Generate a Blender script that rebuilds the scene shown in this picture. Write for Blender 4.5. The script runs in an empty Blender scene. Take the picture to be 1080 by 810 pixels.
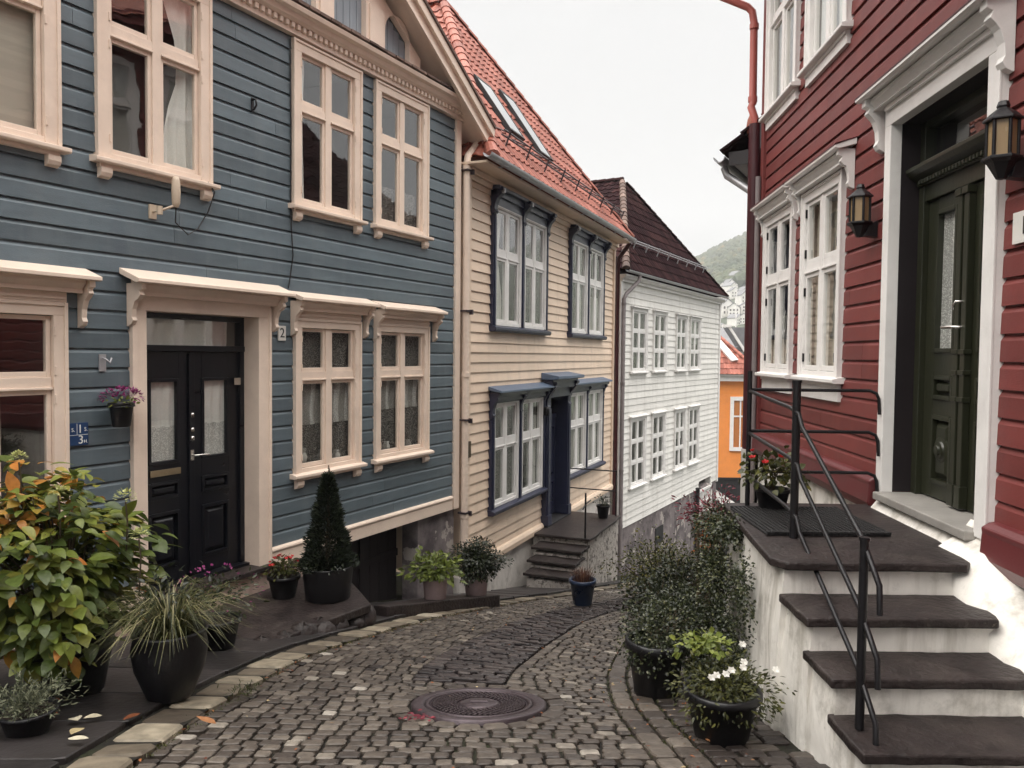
import bpy, bmesh, math, random
from mathutils import Vector, Matrix, Euler
random.seed(7)
R = math.radians
scene = bpy.context.scene
COL = scene.collection
HAZE = .0006
SKY_LOW, SKY_TOP, SUN_E, EXPO = 7.0, 56.0, 1.2, 0.2

# ------------------------------------------------------------------ materials
def nodes_of(m):
    m.use_nodes = True
    nt = m.node_tree
    nt.nodes.clear()
    return nt, nt.nodes.new, nt.links.new

def paint(name, base, rough=.5, var=.25, scale=3.0, stretch=(1, 1, 1), tint=.25, bump=.15, bscale=40,
          dirt=None, dirt_amt=.35, dirt_scale=1.3, spec=.5, dirt_lo=.48, dirt_hi=.75, metal=0.0, streak=None, spots=None):
    """layered procedural surface: per-piece tint, streaky noise, soiling patches, fine bump"""
    m = bpy.data.materials.new(name)
    nt, N, Lk = nodes_of(m)
    out = N('ShaderNodeOutputMaterial'); p = N('ShaderNodeBsdfPrincipled')
    Lk(p.outputs[0], out.inputs[0])
    tc = N('ShaderNodeTexCoord'); mp = N('ShaderNodeMapping'); mp.inputs['Scale'].default_value = stretch
    Lk(tc.outputs['Object'], mp.inputs[0])
    n1 = N('ShaderNodeTexNoise'); n1.inputs['Scale'].default_value = scale; n1.inputs['Detail'].default_value = 6
    n1.inputs['Roughness'].default_value = .65
    Lk(mp.outputs[0], n1.inputs['Vector'])
    at = N('ShaderNodeAttribute'); at.attribute_name = 'tint'
    # brightness multiplier
    a1 = N('ShaderNodeMapRange'); a1.inputs[1].default_value = .25; a1.inputs[2].default_value = .75
    a1.inputs[3].default_value = 1 - var; a1.inputs[4].default_value = 1 + var
    Lk(n1.outputs['Fac'], a1.inputs[0])
    a2 = N('ShaderNodeMapRange'); a2.inputs[3].default_value = 1 - tint; a2.inputs[4].default_value = 1 + tint
    Lk(at.outputs['Fac'], a2.inputs[0])
    mul = N('ShaderNodeMath'); mul.operation = 'MULTIPLY'; Lk(a1.outputs[0], mul.inputs[0]); Lk(a2.outputs[0], mul.inputs[1])
    vm = N('ShaderNodeVectorMath'); vm.operation = 'SCALE'; vm.inputs[0].default_value = base[:3]
    Lk(mul.outputs[0], vm.inputs['Scale'])
    col = vm.outputs[0]
    if dirt:
        n2 = N('ShaderNodeTexNoise'); n2.inputs['Scale'].default_value = dirt_scale; n2.inputs['Detail'].default_value = 9
        n2.inputs['Roughness'].default_value = .7
        Lk(tc.outputs['Object'], n2.inputs['Vector'])
        r2 = N('ShaderNodeMapRange'); r2.inputs[1].default_value = dirt_lo; r2.inputs[2].default_value = dirt_hi
        r2.inputs[3].default_value = 0; r2.inputs[4].default_value = dirt_amt
        Lk(n2.outputs['Fac'], r2.inputs[0])
        mx = N('ShaderNodeMix'); mx.data_type = 'RGBA'
        Lk(r2.outputs[0], mx.inputs['Factor']); Lk(col, mx.inputs['A']); mx.inputs['B'].default_value = (*dirt, 1)
        col = mx.outputs['Result']
    if streak:     # run-down marks: (colour, amount, scale across, scale down)
        m2 = N('ShaderNodeMapping'); m2.inputs['Scale'].default_value = (streak[2], streak[2], streak[3]); Lk(tc.outputs['Object'], m2.inputs[0])
        n4 = N('ShaderNodeTexNoise'); n4.inputs['Scale'].default_value = 1; n4.inputs['Detail'].default_value = 7; n4.inputs['Roughness'].default_value = .6
        Lk(m2.outputs[0], n4.inputs['Vector'])
        r4 = N('ShaderNodeMapRange'); r4.inputs[1].default_value = .50; r4.inputs[2].default_value = .72; r4.inputs[4].default_value = streak[1]
        Lk(n4.outputs['Fac'], r4.inputs[0])
        mx4 = N('ShaderNodeMix'); mx4.data_type = 'RGBA'; Lk(r4.outputs[0], mx4.inputs['Factor']); Lk(col, mx4.inputs['A']); mx4.inputs['B'].default_value = (*streak[0], 1)
        col = mx4.outputs['Result']
    if spots:      # chips and flakes with hard outlines: (colour, threshold, scale)
        n5 = N('ShaderNodeTexNoise'); n5.inputs['Scale'].default_value = spots[2]; n5.inputs['Detail'].default_value = 8; n5.inputs['Roughness'].default_value = .62
        Lk(tc.outputs['Object'], n5.inputs['Vector'])
        r5 = N('ShaderNodeMapRange'); r5.inputs[1].default_value = spots[1]; r5.inputs[2].default_value = spots[1] + .02; Lk(n5.outputs['Fac'], r5.inputs[0])
        mx5 = N('ShaderNodeMix'); mx5.data_type = 'RGBA'; Lk(r5.outputs[0], mx5.inputs['Factor']); Lk(col, mx5.inputs['A']); mx5.inputs['B'].default_value = (*spots[0], 1)
        col = mx5.outputs['Result']
    Lk(col, p.inputs['Base Color'])
    rr = N('ShaderNodeMapRange'); rr.inputs[3].default_value = max(0, rough - .13); rr.inputs[4].default_value = min(1, rough + .13)
    Lk(n1.outputs['Fac'], rr.inputs[0]); Lk(rr.outputs[0], p.inputs['Roughness'])
    p.inputs['Specular IOR Level'].default_value = spec
    p.inputs['Metallic'].default_value = metal
    if bump:
        n3 = N('ShaderNodeTexNoise'); n3.inputs['Scale'].default_value = bscale; n3.inputs['Detail'].default_value = 5
        Lk(mp.outputs[0], n3.inputs['Vector'])
        b = N('ShaderNodeBump'); b.inputs['Strength'].default_value = bump; b.inputs['Distance'].default_value = .02
        Lk(n3.outputs['Fac'], b.inputs['Height']); Lk(b.outputs[0], p.inputs['Normal'])
    return m

def ramp_mat(name, stops, rough=.5, transl=.3, bump=.0, spec=.4, nscale=25, nvar=.25):
    """colour picked by the per-piece 'tint' value: leaves, setts, tiles"""
    m = bpy.data.materials.new(name)
    nt, N, Lk = nodes_of(m)
    out = N('ShaderNodeOutputMaterial'); p = N('ShaderNodeBsdfPrincipled')
    at = N('ShaderNodeAttribute'); at.attribute_name = 'tint'
    cr = N('ShaderNodeValToRGB'); el = cr.color_ramp.elements
    el[0].position, el[0].color = stops[0][0], (*stops[0][1], 1)
    el[1].position, el[1].color = stops[-1][0], (*stops[-1][1], 1)
    for pos, c in stops[1:-1]:
        e = el.new(pos); e.color = (*c, 1)
    Lk(at.outputs['Fac'], cr.inputs[0])
    tc = N('ShaderNodeTexCoord'); n1 = N('ShaderNodeTexNoise'); n1.inputs['Scale'].default_value = nscale; n1.inputs['Detail'].default_value = 5
    Lk(tc.outputs['Object'], n1.inputs['Vector'])
    a1 = N('ShaderNodeMapRange'); a1.inputs[1].default_value = .25; a1.inputs[2].default_value = .75
    a1.inputs[3].default_value = 1 - nvar; a1.inputs[4].default_value = 1 + nvar
    Lk(n1.outputs['Fac'], a1.inputs[0])
    vm = N('ShaderNodeVectorMath'); vm.operation = 'SCALE'
    Lk(cr.outputs[0], vm.inputs[0]); Lk(a1.outputs[0], vm.inputs['Scale'])
    Lk(vm.outputs[0], p.inputs['Base Color'])
    p.inputs['Roughness'].default_value = rough; p.inputs['Specular IOR Level'].default_value = spec
    if bump:
        b = N('ShaderNodeBump'); b.inputs['Strength'].default_value = bump; b.inputs['Distance'].default_value = .015
        Lk(n1.outputs['Fac'], b.inputs['Height']); Lk(b.outputs[0], p.inputs['Normal'])
    if transl:
        t = N('ShaderNodeBsdfTranslucent'); Lk(vm.outputs[0], t.inputs[0])
        mx = N('ShaderNodeMixShader'); mx.inputs[0].default_value = transl
        Lk(p.outputs[0], mx.inputs[1]); Lk(t.outputs[0], mx.inputs[2]); Lk(mx.outputs[0], out.inputs[0])
    else:
        Lk(p.outputs[0], out.inputs[0])
    return m

def glass_mat(name='window_glass', boost=.17, tint=(.93, .95, .94)):
    m = bpy.data.materials.new(name)
    nt, N, Lk = nodes_of(m)
    out = N('ShaderNodeOutputMaterial'); g = N('ShaderNodeBsdfGlossy'); t = N('ShaderNodeBsdfTransparent')
    g.inputs['Roughness'].default_value = .015; t.inputs[0].default_value = (*tint, 1)
    f = N('ShaderNodeLayerWeight'); f.inputs[0].default_value = .5      # same from both sides of the pane
    pw_ = N('ShaderNodeMath'); pw_.operation = 'POWER'; pw_.inputs[1].default_value = 3.6; Lk(f.outputs['Facing'], pw_.inputs[0])
    mm = N('ShaderNodeMath'); mm.operation = 'MULTIPLY_ADD'; mm.use_clamp = True; mm.inputs[1].default_value = .85; mm.inputs[2].default_value = boost
    tc = N('ShaderNodeTexCoord'); n = N('ShaderNodeTexNoise'); n.inputs['Scale'].default_value = 2.2
    Lk(tc.outputs['Object'], n.inputs['Vector'])
    b = N('ShaderNodeBump'); b.inputs['Strength'].default_value = .10; b.inputs['Distance'].default_value = .03
    Lk(n.outputs['Fac'], b.inputs['Height']); Lk(b.outputs[0], g.inputs['Normal'])
    Lk(pw_.outputs[0], mm.inputs[0])
    mx = N('ShaderNodeMixShader'); Lk(mm.outputs[0], mx.inputs[0]); Lk(t.outputs[0], mx.inputs[1]); Lk(g.outputs[0], mx.inputs[2])
    Lk(mx.outputs[0], out.inputs[0])
    return m

def lace_mat(name, base=(.88, .86, .82), holes=.35, scale=28):
    m = bpy.data.materials.new(name)
    nt, N, Lk = nodes_of(m)
    out = N('ShaderNodeOutputMaterial'); d = N('ShaderNodeBsdfDiffuse'); d.inputs[0].default_value = (*base, 1)
    tr = N('ShaderNodeBsdfTranslucent'); tr.inputs[0].default_value = (*base, 1)
    m1 = N('ShaderNodeMixShader'); m1.inputs[0].default_value = .05
    Lk(d.outputs[0], m1.inputs[1]); Lk(tr.outputs[0], m1.inputs[2])
    t = N('ShaderNodeBsdfTransparent'); tc = N('ShaderNodeTexCoord')
    v = N('ShaderNodeTexVoronoi'); v.inputs['Scale'].default_value = scale
    Lk(tc.outputs['Object'], v.inputs['Vector'])
    r = N('ShaderNodeMapRange'); r.inputs[1].default_value = .25; r.inputs[2].default_value = .5; r.inputs[3].default_value = 0; r.inputs[4].default_value = holes
    Lk(v.outputs['Distance'], r.inputs[0])
    mx = N('ShaderNodeMixShader'); Lk(r.outputs[0], mx.inputs[0]); Lk(m1.outputs[0], mx.inputs[1]); Lk(t.outputs[0], mx.inputs[2])
    Lk(mx.outputs[0], out.inputs[0])
    return m

M = {}
M['blue'] = paint('blue_painted_boards', (.112, .146, .168), .42, .18, 2.2, (1, 1, 6), .16, .14, 30, dirt=(.07, .09, .12), dirt_amt=.5, dirt_scale=.9, streak=((.16, .19, .205), .45, 5, .5), spots=((.27, .27, .26), .735, 16))
M['palepanel'] = paint('pale_blue_panel_boards', (.25, .29, .33), .5, .16, 3, (4, 4, .5), .10, .12, 30, dirt=(.14, .17, .2), dirt_amt=.4, dirt_scale=2)
M['trim'] = paint('peach_cream_trim_paint', (.80, .655, .545), .45, .08, 3, (1, 1, 1), .05, .06, 50, dirt=(.45, .33, .27), dirt_amt=.30, dirt_scale=2.3, spots=((.40, .33, .28), .735, 14))
M['cream'] = paint('cream_painted_boards', (.78, .61, .47), .5, .08, 2, (1, 1, 5), .06, .08, 30, dirt=(.5, .39, .29), dirt_amt=.30, dirt_scale=.8, streak=((.55, .42, .32), .4, 4, .4))
M['white'] = paint('white_painted_boards', (.80, .78, .74), .5, .07, 2, (1, 1, 5), .06, .08, 30, dirt=(.55, .53, .5), dirt_amt=.35, dirt_scale=.9, streak=((.52, .49, .45), .5, 4, .4))
M['wtrim'] = paint('white_trim_paint', (.80, .78, .76), .42, .06, 4, (1, 1, 1), .04, .05, 60, dirt=(.5, .46, .44), dirt_amt=.35, dirt_scale=3, spots=((.42, .38, .34), .735, 14))
M['red'] = paint('red_painted_boards', (.165, .037, .034), .46, .18, 2.2, (1, 1, 6), .14, .12, 30, dirt=(.11, .032, .034), dirt_amt=.5, dirt_scale=1.1, streak=((.22, .060, .050), .5, 5, .5), spots=((.34, .17, .13), .745, 18), spec=.35)
M['redtrim'] = paint('red_skirting_paint', (.115, .022, .024), .36, .12, 3, (1, 1, 3), .05, .06, 40)
M['navy'] = paint('navy_paint', (.022, .025, .055), .35, .15, 4, (1, 1, 1), .1, .05, 40)
M['bluecap'] = paint('blue_grey_canopy_paint', (.10, .14, .21), .4, .15, 4, (1, 1, 1), .1, .05, 40)
M['black'] = paint('near_black_door_paint', (.006, .0065, .010), .32, .2, 4, (1, 1, 2), .1, .05, 40, spec=.4)
M['green'] = paint('dark_green_door_paint', (.019, .021, .011), .36, .2, 3, (1, 1, .5), .1, .06, 40, dirt=(.025, .025, .013), dirt_amt=.5)
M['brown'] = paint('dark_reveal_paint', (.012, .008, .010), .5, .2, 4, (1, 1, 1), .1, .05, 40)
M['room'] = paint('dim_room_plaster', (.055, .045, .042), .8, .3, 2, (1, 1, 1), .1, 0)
M['lace'] = lace_mat('lace_curtain', (.92, .9, .86), holes=.5, scale=95)
M['sheer'] = lace_mat('sheer_curtain', (.9, .88, .84), holes=.06, scale=60)
M['pattern'] = lace_mat('dark_net_curtain', (.36, .34, .31), holes=.7, scale=75)
M['blind'] = paint('slatted_blind', (.62, .58, .5), .5, .05, 3, (1, 1, 1), .06, 0)
M['glass'] = glass_mat()
M['mirrorglass'] = glass_mat('skylight_glass', .75)
M['plaster'] = paint('old_white_plaster', (.66, .62, .58), .8, .16, 3, (1, 1, .6), .05, .45, 16, dirt=(.20, .17, .15), dirt_amt=.75, dirt_scale=1.6, dirt_lo=.5, dirt_hi=.72, spec=.2)
M['plasterw'] = paint('limewashed_step_plaster', (.78, .75, .70), .8, .10, 4, (1, 1, .6), .05, .5, 14, dirt=(.20, .18, .15), dirt_amt=.85, dirt_scale=2.6, dirt_lo=.50, dirt_hi=.72, spec=.2, streak=((.30, .27, .22), .7, 9, .9), spots=((.16, .14, .12), .69, 7))
M['found'] = paint('stained_grey_plaster', (.22, .19, .19), .85, .3, 3, (1, 1, .5), .05, .5, 14, dirt=(.06, .05, .055), dirt_amt=.85, dirt_scale=1.6, dirt_lo=.42, dirt_hi=.62, spec=.2, spots=((.40, .36, .33), .58, 2.2))
M['pinkf'] = paint('pinkish_plinth_plaster', (.50, .37, .31), .8, .15, 3, (1, 1, 1), .05, .3, 20, dirt=(.12, .1, .09), dirt_amt=.6, dirt_scale=2.2, spec=.2)
M['rubble'] = paint('lichened_rubble_stone', (.52, .48, .44), .9, .4, 9, (1, 1, 1), .1, 1.2, 14, dirt=(.07, .06, .055), dirt_amt=.85, dirt_scale=9, dirt_lo=.50, dirt_hi=.58, spec=.2)
M['slate'] = paint('worn_slate_slab', (.024, .0175, .017), .5, .55, 6, (1, 1, 1), .25, .6, 30, dirt=(.065, .052, .046), dirt_amt=.75, dirt_scale=3.6, spec=.3, spots=((.10, .085, .07), .70, 9))
M['slab'] = paint('pavement_flagstone', (.026, .022, .0215), .5, .4, 3, (1, 1, 1), .6, .3, 22, dirt=(.04, .034, .035), dirt_amt=.7, dirt_scale=2.0, spec=.4)
M['joint'] = paint('mossy_joint_sand', (.016, .014, .012), .9, .4, 6, (1, 1, 1), 0, .4, 50, dirt=(.035, .045, .015), dirt_amt=.6, dirt_scale=3, spec=.2)
M['soil'] = paint('dark_soil', (.03, .022, .018), .9, .4, 8, (1, 1, 1), .2, .6, 40, spec=.2)
M['ground'] = paint('bare_ground', (.035, .035, .028), .9, .4, .8, (1, 1, 1), 0, .4, 9, dirt=(.04, .055, .02), dirt_amt=.7, dirt_scale=.6, spec=.2)
M['iron'] = paint('black_iron', (.012, .011, .013), .4, .3, 8, (1, 1, 1), .1, .15, 60, metal=.3)
M['cast'] = paint('worn_cast_iron', (.075, .058, .066), .42, .3, 14, (1, 1, 1), .15, .2, 60, metal=.55, dirt=(.05, .035, .03), dirt_amt=.5, dirt_scale=5)
M['steel'] = paint('bright_steel', (.55, .53, .5), .25, .15, 8, (1, 1, 1), 0, .05, 60, metal=1)
M['zincw'] = paint('pale_painted_pipe', (.55, .53, .5), .5, .1, 4, (1, 1, 1), .05, .1, 40)
M['greystep'] = paint('worn_grey_sill', (.27, .255, .235), .6, .2, 5, (1, 1, 1), .1, .2, 30, dirt=(.12, .1, .1), dirt_amt=.5, dirt_scale=4)
M['brass'] = paint('tarnished_brass', (.45, .36, .24), .35, .2, 8, (1, 1, 1), 0, .05, 60, metal=.9)
M['zinc'] = paint('zinc_gutter', (.42, .42, .44), .4, .15, 4, (1, 1, 1), .1, .05, 40, metal=.5)
M['greypipe'] = paint('grey_pipe', (.22, .19, .19), .45, .2, 4, (1, 1, 1), .1, .1, 40)
M['darkpipe'] = paint('dark_red_pipe', (.055, .012, .016), .35, .2, 4, (1, 1, 1), .1, .05, 40)
M['redpipe'] = paint('red_pipe', (.42, .11, .09), .4, .15, 4, (1, 1, 1), .1, .05, 40)
M['pot_black'] = paint('dark_glazed_pot', (.006, .0055, .007), .4, .3, 5, (1, 1, 1), .1, .15, 20)
M['pot_mauve'] = paint('mauve_clay_pot', (.30, .22, .22), .6, .18, 6, (1, 1, 1), .1, .15, 20, dirt=(.16, .12, .11), dirt_amt=.5, dirt_scale=5)
M['pot_blue'] = paint('blue_glazed_pot', (.022, .035, .07), .3, .25, 6, (1, 1, 1), .1, .1, 20)
M['twig'] = paint('plant_stem', (.08, .06, .035), .7, .3, 10, (1, 1, 1), .2, .2, 40)
M['plate'] = paint('enamel_plate', (.72, .7, .66), .3, .05, 6, (1, 1, 1), 0, 0)
M['sign'] = paint('blue_enamel_sign', (.012, .045, .13), .3, .1, 6, (1, 1, 1), 0, 0)
M['ink'] = paint('black_lettering', (.015, .014, .016), .4, .05, 6, (1, 1, 1), 0, 0)
M['inkw'] = paint('white_lettering', (.8, .8, .78), .4, .05, 6, (1, 1, 1), 0, 0)
M['beige'] = paint('beige_plastic', (.58, .47, .36), .4, .06, 6, (1, 1, 1), 0, 0)
M['amber'] = paint('amber_lantern_glass', (.29, .20, .105), .25, .12, 10, (1, 1, .3), .1, .1, 30)
M['redtile'] = ramp_mat('red_clay_tile', [(0, (.20, .060, .042)), (.5, (.30, .096, .066)), (1, (.37, .13, .095))], .6, 0, .3, .3, 14, .2)
M['darktile'] = ramp_mat('dark_glazed_tile', [(0, (.015, .007, .0085)), (.5, (.025, .012, .0135)), (1, (.043, .021, .021))], .9, 0, .3, .02, 14, .25)
M['browntile'] = ramp_mat('weathered_hip_tile', [(0, (.07, .042, .034)), (.5, (.12, .075, .06)), (1, (.19, .125, .10))], .7, 0, .4, .3, 14, .3)
M['greyroof'] = paint('grey_slate_roof', (.17, .17, .18), .6, .25, 2, (1, 1, 1), .2, .3, 10)
M['roofwood'] = paint('roof_underside_board', (.10, .07, .065), .7, .25, 4, (1, 1, 1), .1, .1, 20)
M['orange'] = paint('orange_painted_wall', (.78, .27, .065), .6, .08, 2, (1, 1, 1), .04, .1, 20, dirt=(.6, .22, .07), dirt_amt=.4)
M['plinthdark'] = paint('black_tarred_plinth', (.015, .014, .016), .6, .2, 4, (1, 1, 1), .1, .2, 20)
M['garage'] = paint('dark_cellar_boards', (.018, .014, .016), .6, .3, 4, (3, 3, .4), .3, .2, 20)
M['mat'] = paint('black_rubber_mat', (.010, .009, .010), .75, .3, 30, (1, 1, 1), .1, .8, 120)
SETT = [(0, (.018, .013, .012)), (.3, (.042, .033, .028)), (.6, (.080, .065, .053)), (.82, (.135, .113, .092)), (.93, (.20, .175, .145)), (1, (.33, .30, .26))]
M['sett'] = ramp_mat('granite_sett', SETT, .5, 0, .5, .45, 22, .35)
M['kerb'] = ramp_mat('granite_kerb', [(0, (.05, .038, .028)), (.5, (.145, .118, .085)), (.85, (.24, .205, .15)), (1, (.31, .27, .21))], .6, 0, .5, .4, 12, .4)
M['darksett'] = ramp_mat('dark_edge_brick', [(0, (.014, .010, .011)), (.6, (.034, .026, .026)), (1, (.070, .056, .052))], .45, 0, .5, .5, 22, .35)

# leaf palettes
M['l_hyd'] = ramp_mat('hydrangea_leaf', [(0, (.03, .05, .012)), (.3, (.075, .105, .02)), (.6, (.155, .185, .03)), (.78, (.25, .23, .04)), (.9, (.42, .19, .035)), (1, (.62, .19, .04))], .42, .25, .25, .45, 30, .25)
M['l_dark'] = ramp_mat('dark_evergreen_leaf', [(0, (.010, .014, .007)), (.5, (.024, .032, .013)), (.85, (.06, .068, .027)), (1, (.15, .15, .075))], .36, .2, .0, .45, 30, .25)
M['l_olive'] = ramp_mat('olive_leaf', [(0, (.025, .03, .010)), (.5, (.055, .06, .016)), (.85, (.12, .12, .03)), (1, (.2, .17, .04))], .45, .25, 0, .4, 30, .25)
M['l_con'] = ramp_mat('conifer_needle', [(0, (.008, .012, .008)), (.6, (.018, .026, .014)), (1, (.04, .05, .024))], .55, .15, 0, .35, 30, .25)
M['l_lime'] = ramp_mat('lime_leaf', [(0, (.07, .09, .018)), (.5, (.14, .18, .035)), (1, (.27, .30, .07))], .45, .3, 0, .4, 30, .2)
M['l_grass'] = ramp_mat('striped_grass_blade', [(0, (.025, .032, .011)), (.5, (.075, .08, .03)), (.85, (.19, .18, .08)), (1, (.38, .34, .2))], .45, .3, 0, .4, 30, .2)
M['l_grey'] = ramp_mat('grey_green_leaf', [(0, (.05, .06, .04)), (.5, (.12, .13, .08)), (1, (.25, .26, .17))], .6, .25, 0, .3, 30, .2)
M['l_maple'] = ramp_mat('crimson_leaf', [(0, (.08, .012, .02)), (.6, (.20, .025, .045)), (1, (.38, .06, .08))], .45, .35, 0, .4, 30, .2)
M['l_rust'] = ramp_mat('rust_leaf', [(0, (.18, .05, .015)), (.6, (.40, .11, .025)), (1, (.6, .2, .05))], .45, .35, 0, .4, 30, .2)
M['l_heath'] = ramp_mat('red_grass_blade', [(0, (.06, .03, .022)), (.6, (.13, .06, .045)), (1, (.22, .12, .07))], .5, .3, 0, .4, 30, .2)
M['f_white'] = ramp_mat('white_petal', [(0, (.7, .68, .62)), (1, (.85, .83, .78))], .5, .3, 0, .3)
M['f_red'] = ramp_mat('red_petal', [(0, (.45, .02, .025)), (1, (.75, .06, .06))], .5, .3, 0, .3)
M['f_purple'] = ramp_mat('purple_petal', [(0, (.16, .02, .09)), (.7, (.34, .05, .20)), (1, (.6, .25, .42))], .5, .3, 0, .3)
M['f_lime'] = ramp_mat('lime_floret', [(0, (.35, .38, .12)), (1, (.6, .6, .3))], .5, .3, 0, .3)
M['fall'] = ramp_mat('fallen_leaf', [(0, (.10, .03, .018)), (.5, (.30, .10, .03)), (.8, (.45, .36, .20)), (1, (.6, .55, .42))], .55, .2, 0, .35)
M['wood_far'] = ramp_mat('hillside_wood', [(0, (.035, .05, .03)), (.5, (.06, .075, .04)), (.85, (.10, .10, .05)), (1, (.17, .12, .05))], .8, .0, 0, .2, .05, .4)
M['hill'] = paint('wooded_hillside', (.055, .07, .042), .9, .4, .02, (1, 1, 1), 0, 0, dirt=(.10, .085, .05), dirt_amt=.5, dirt_scale=.015)

# ------------------------------------------------------------------ mesh building
XF = {}
class MB:
    def __init__(s):
        s.v = []; s.f = []; s.t = []; s.mi = []; s.sm = []
    def add(s, vs, fs, tint=.5, mi=0, smooth=False):
        b = len(s.v)
        s.v += [tuple(v) for v in vs]
        s.t += [tint] * len(vs)
        for f in fs:
            s.f.append([i + b for i in f]); s.mi.append(mi); s.sm.append(smooth)
    def box(s, x0, x1, y0, y1, z0, z1, tint=.5, mi=0):
        vs = [(x0, y0, z0), (x1, y0, z0), (x1, y1, z0), (x0, y1, z0), (x0, y0, z1), (x1, y0, z1), (x1, y1, z1), (x0, y1, z1)]
        s.add(vs, [(0, 3, 2, 1), (4, 5, 6, 7), (0, 1, 5, 4), (1, 2, 6, 5), (2, 3, 7, 6), (3, 0, 4, 7)], tint, mi)
    def prism(s, poly, a0, a1, axis='u', tint=.5, mi=0, smooth=False):
        """extrude a 2-D polygon: axis u -> poly is (w,z); axis w -> poly is (u,z); axis z -> poly is (u,w)"""
        def P(a, p):
            return {'u': (a, p[0], p[1]), 'w': (p[0], a, p[1]), 'z': (p[0], p[1], a)}[axis]
        n = len(poly)
        vs = [P(a0, p) for p in poly] + [P(a1, p) for p in poly]
        fs = [tuple(range(n - 1, -1, -1)), tuple(range(n, 2 * n))] + [(i, (i + 1) % n, n + (i + 1) % n, n + i) for i in range(n)]
        s.add(vs, fs, tint, mi, smooth)
    def tube(s, pts, r, n=8, tint=.5, cap=True, mi=0):
        pts = [Vector(p) for p in pts]
        rs = r if isinstance(r, (list, tuple)) else [r] * len(pts)
        rings = []
        up = None
        for i, p in enumerate(pts):
            d = (pts[min(i + 1, len(pts) - 1)] - pts[max(i - 1, 0)]).normalized()
            if up is None:
                up = Vector((0, 0, 1)) if abs(d.z) < .9 else Vector((1, 0, 0))
            a = d.cross(up).normalized(); b = a.cross(d).normalized(); up = b
            rings.append([p + (a * math.cos(2 * math.pi * k / n) + b * math.sin(2 * math.pi * k / n)) * rs[i] for k in range(n)])
        vs = [v for rg in rings for v in rg]
        fs = []
        for i in range(len(pts) - 1):
            for k in range(n):
                fs.append((i * n + k, i * n + (k + 1) % n, (i + 1) * n + (k + 1) % n, (i + 1) * n + k))
        s.add(vs, fs, tint, mi, True)
        if cap:
            s.add(rings[0], [tuple(range(n))], tint, mi); s.add(rings[-1], [tuple(range(n - 1, -1, -1))], tint, mi)
    def lathe(s, prof, c, n=28, tint=.5, mi=0, smooth=True, wob=0.0):
        vs = []
        for r, z in prof:
            for k in range(n):
                a = 2 * math.pi * k / n
                rr = r * (1 + wob * math.sin(3 * a + z * 9))
                vs.append((c[0] + rr * math.cos(a), c[1] + rr * math.sin(a), c[2] + z))
        fs = []
        for i in range(len(prof) - 1):
            for k in range(n):
                fs.append((i * n + k, i * n + (k + 1) % n, (i + 1) * n + (k + 1) % n, (i + 1) * n + k))
        s.add(vs, fs, tint, mi, smooth)
    def build(s, name, mat, parent=None, bevel=0, recalc=False):
        me = bpy.data.meshes.new(name)
        xf = None; p = parent
        while p is not None and xf is None:
            xf = XF.get(p.name); p = p.parent
        vs = [xf[0](v) for v in s.v] if xf else s.v
        fs = [f[::-1] for f in s.f] if (xf and xf[1] and not name.endswith('pane')) else s.f
        me.from_pydata(vs, [], fs)
        for m in (mat if isinstance(mat, (list, tuple)) else [mat]):
            me.materials.append(m)
        me.polygons.foreach_set('material_index', s.mi)
        me.polygons.foreach_set('use_smooth', s.sm)
        at = me.attributes.new('tint', 'FLOAT', 'POINT'); at.data.foreach_set('value', s.t)
        if recalc:
            bm = bmesh.new(); bm.from_mesh(me); bmesh.ops.recalc_face_normals(bm, faces=bm.faces); bm.to_mesh(me); bm.free()
        me.update()
        o = bpy.data.objects.new(name, me); COL.objects.link(o)
        if parent is not None:
            o.parent = parent
        if bevel:
            b = o.modifiers.new('edge_bevel', 'BEVEL'); b.width = bevel; b.segments = 2; b.limit_method = 'ANGLE'
        return o

def tag(o, label=None, cat=None, group=None, kind=None):
    if label: o['label'] = label
    if cat: o['category'] = cat
    if group: o['group'] = group
    if kind: o['kind'] = kind
    return o

def thing(name, label, cat, loc=(0, 0, 0), group=None):
    o = bpy.data.objects.new(name, None); COL.objects.link(o); o.location = loc; o.empty_display_size = .2
    l = tuple(loc)
    XF[o.name] = (lambda v, l=l: (v[0] - l[0], v[1] - l[1], v[2] - l[2]), False)
    return tag(o, label, cat, group)

class House:
    """street-wall frame: u along the wall (rightwards seen from the street), w outwards, z up; camera eye is z=0"""
    def __init__(s, name, label, X0, t, sgn, u0, z0, cat='house'):
        L = math.hypot(1, t); s.d = (sgn * t / L, sgn / L); s.n = (s.d[1], -s.d[0]); s.P = (X0, 0)
        s.u0, s.z0 = u0, z0
        o = bpy.data.objects.new(name, None); COL.objects.link(o)
        p = s.pt(u0, 0, z0); o.location = p; s.rot = math.atan2(s.d[1], s.d[0]); o.rotation_euler = (0, 0, s.rot)
        tag(o, label, cat); s.o = o
        XF[o.name] = (lambda v: (v[0] - u0, -v[1], v[2] - z0), True)
    def pt(s, u, w, z):
        return (s.P[0] + u * s.d[0] + w * s.n[0], s.P[1] + u * s.d[1] + w * s.n[1], z)
    def put(s, name, label, cat, u, w, z, group=None):
        """a separate thing fixed to this wall: an empty in the wall's frame"""
        o = bpy.data.objects.new(name, None); COL.objects.link(o)
        o.location = s.pt(u, w, z); o.rotation_euler = (0, 0, s.rot)
        XF[o.name] = (lambda v: (v[0] - u, -(v[1] - w), v[2] - z), True)
        return tag(o, label, cat, group)

# --------------------------------------------------------------- terrain
def g(y):
    if y < 2.5: return -1.67 - .08 * (y - 2.5)
    if y < 8: return -(1.17 + .2 * y)
    if y < 60: return -(2.77 + .24 * (y - 8))
    return -15.25 - 3 * (1 - math.exp(-(y - 60) * .08))

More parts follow.
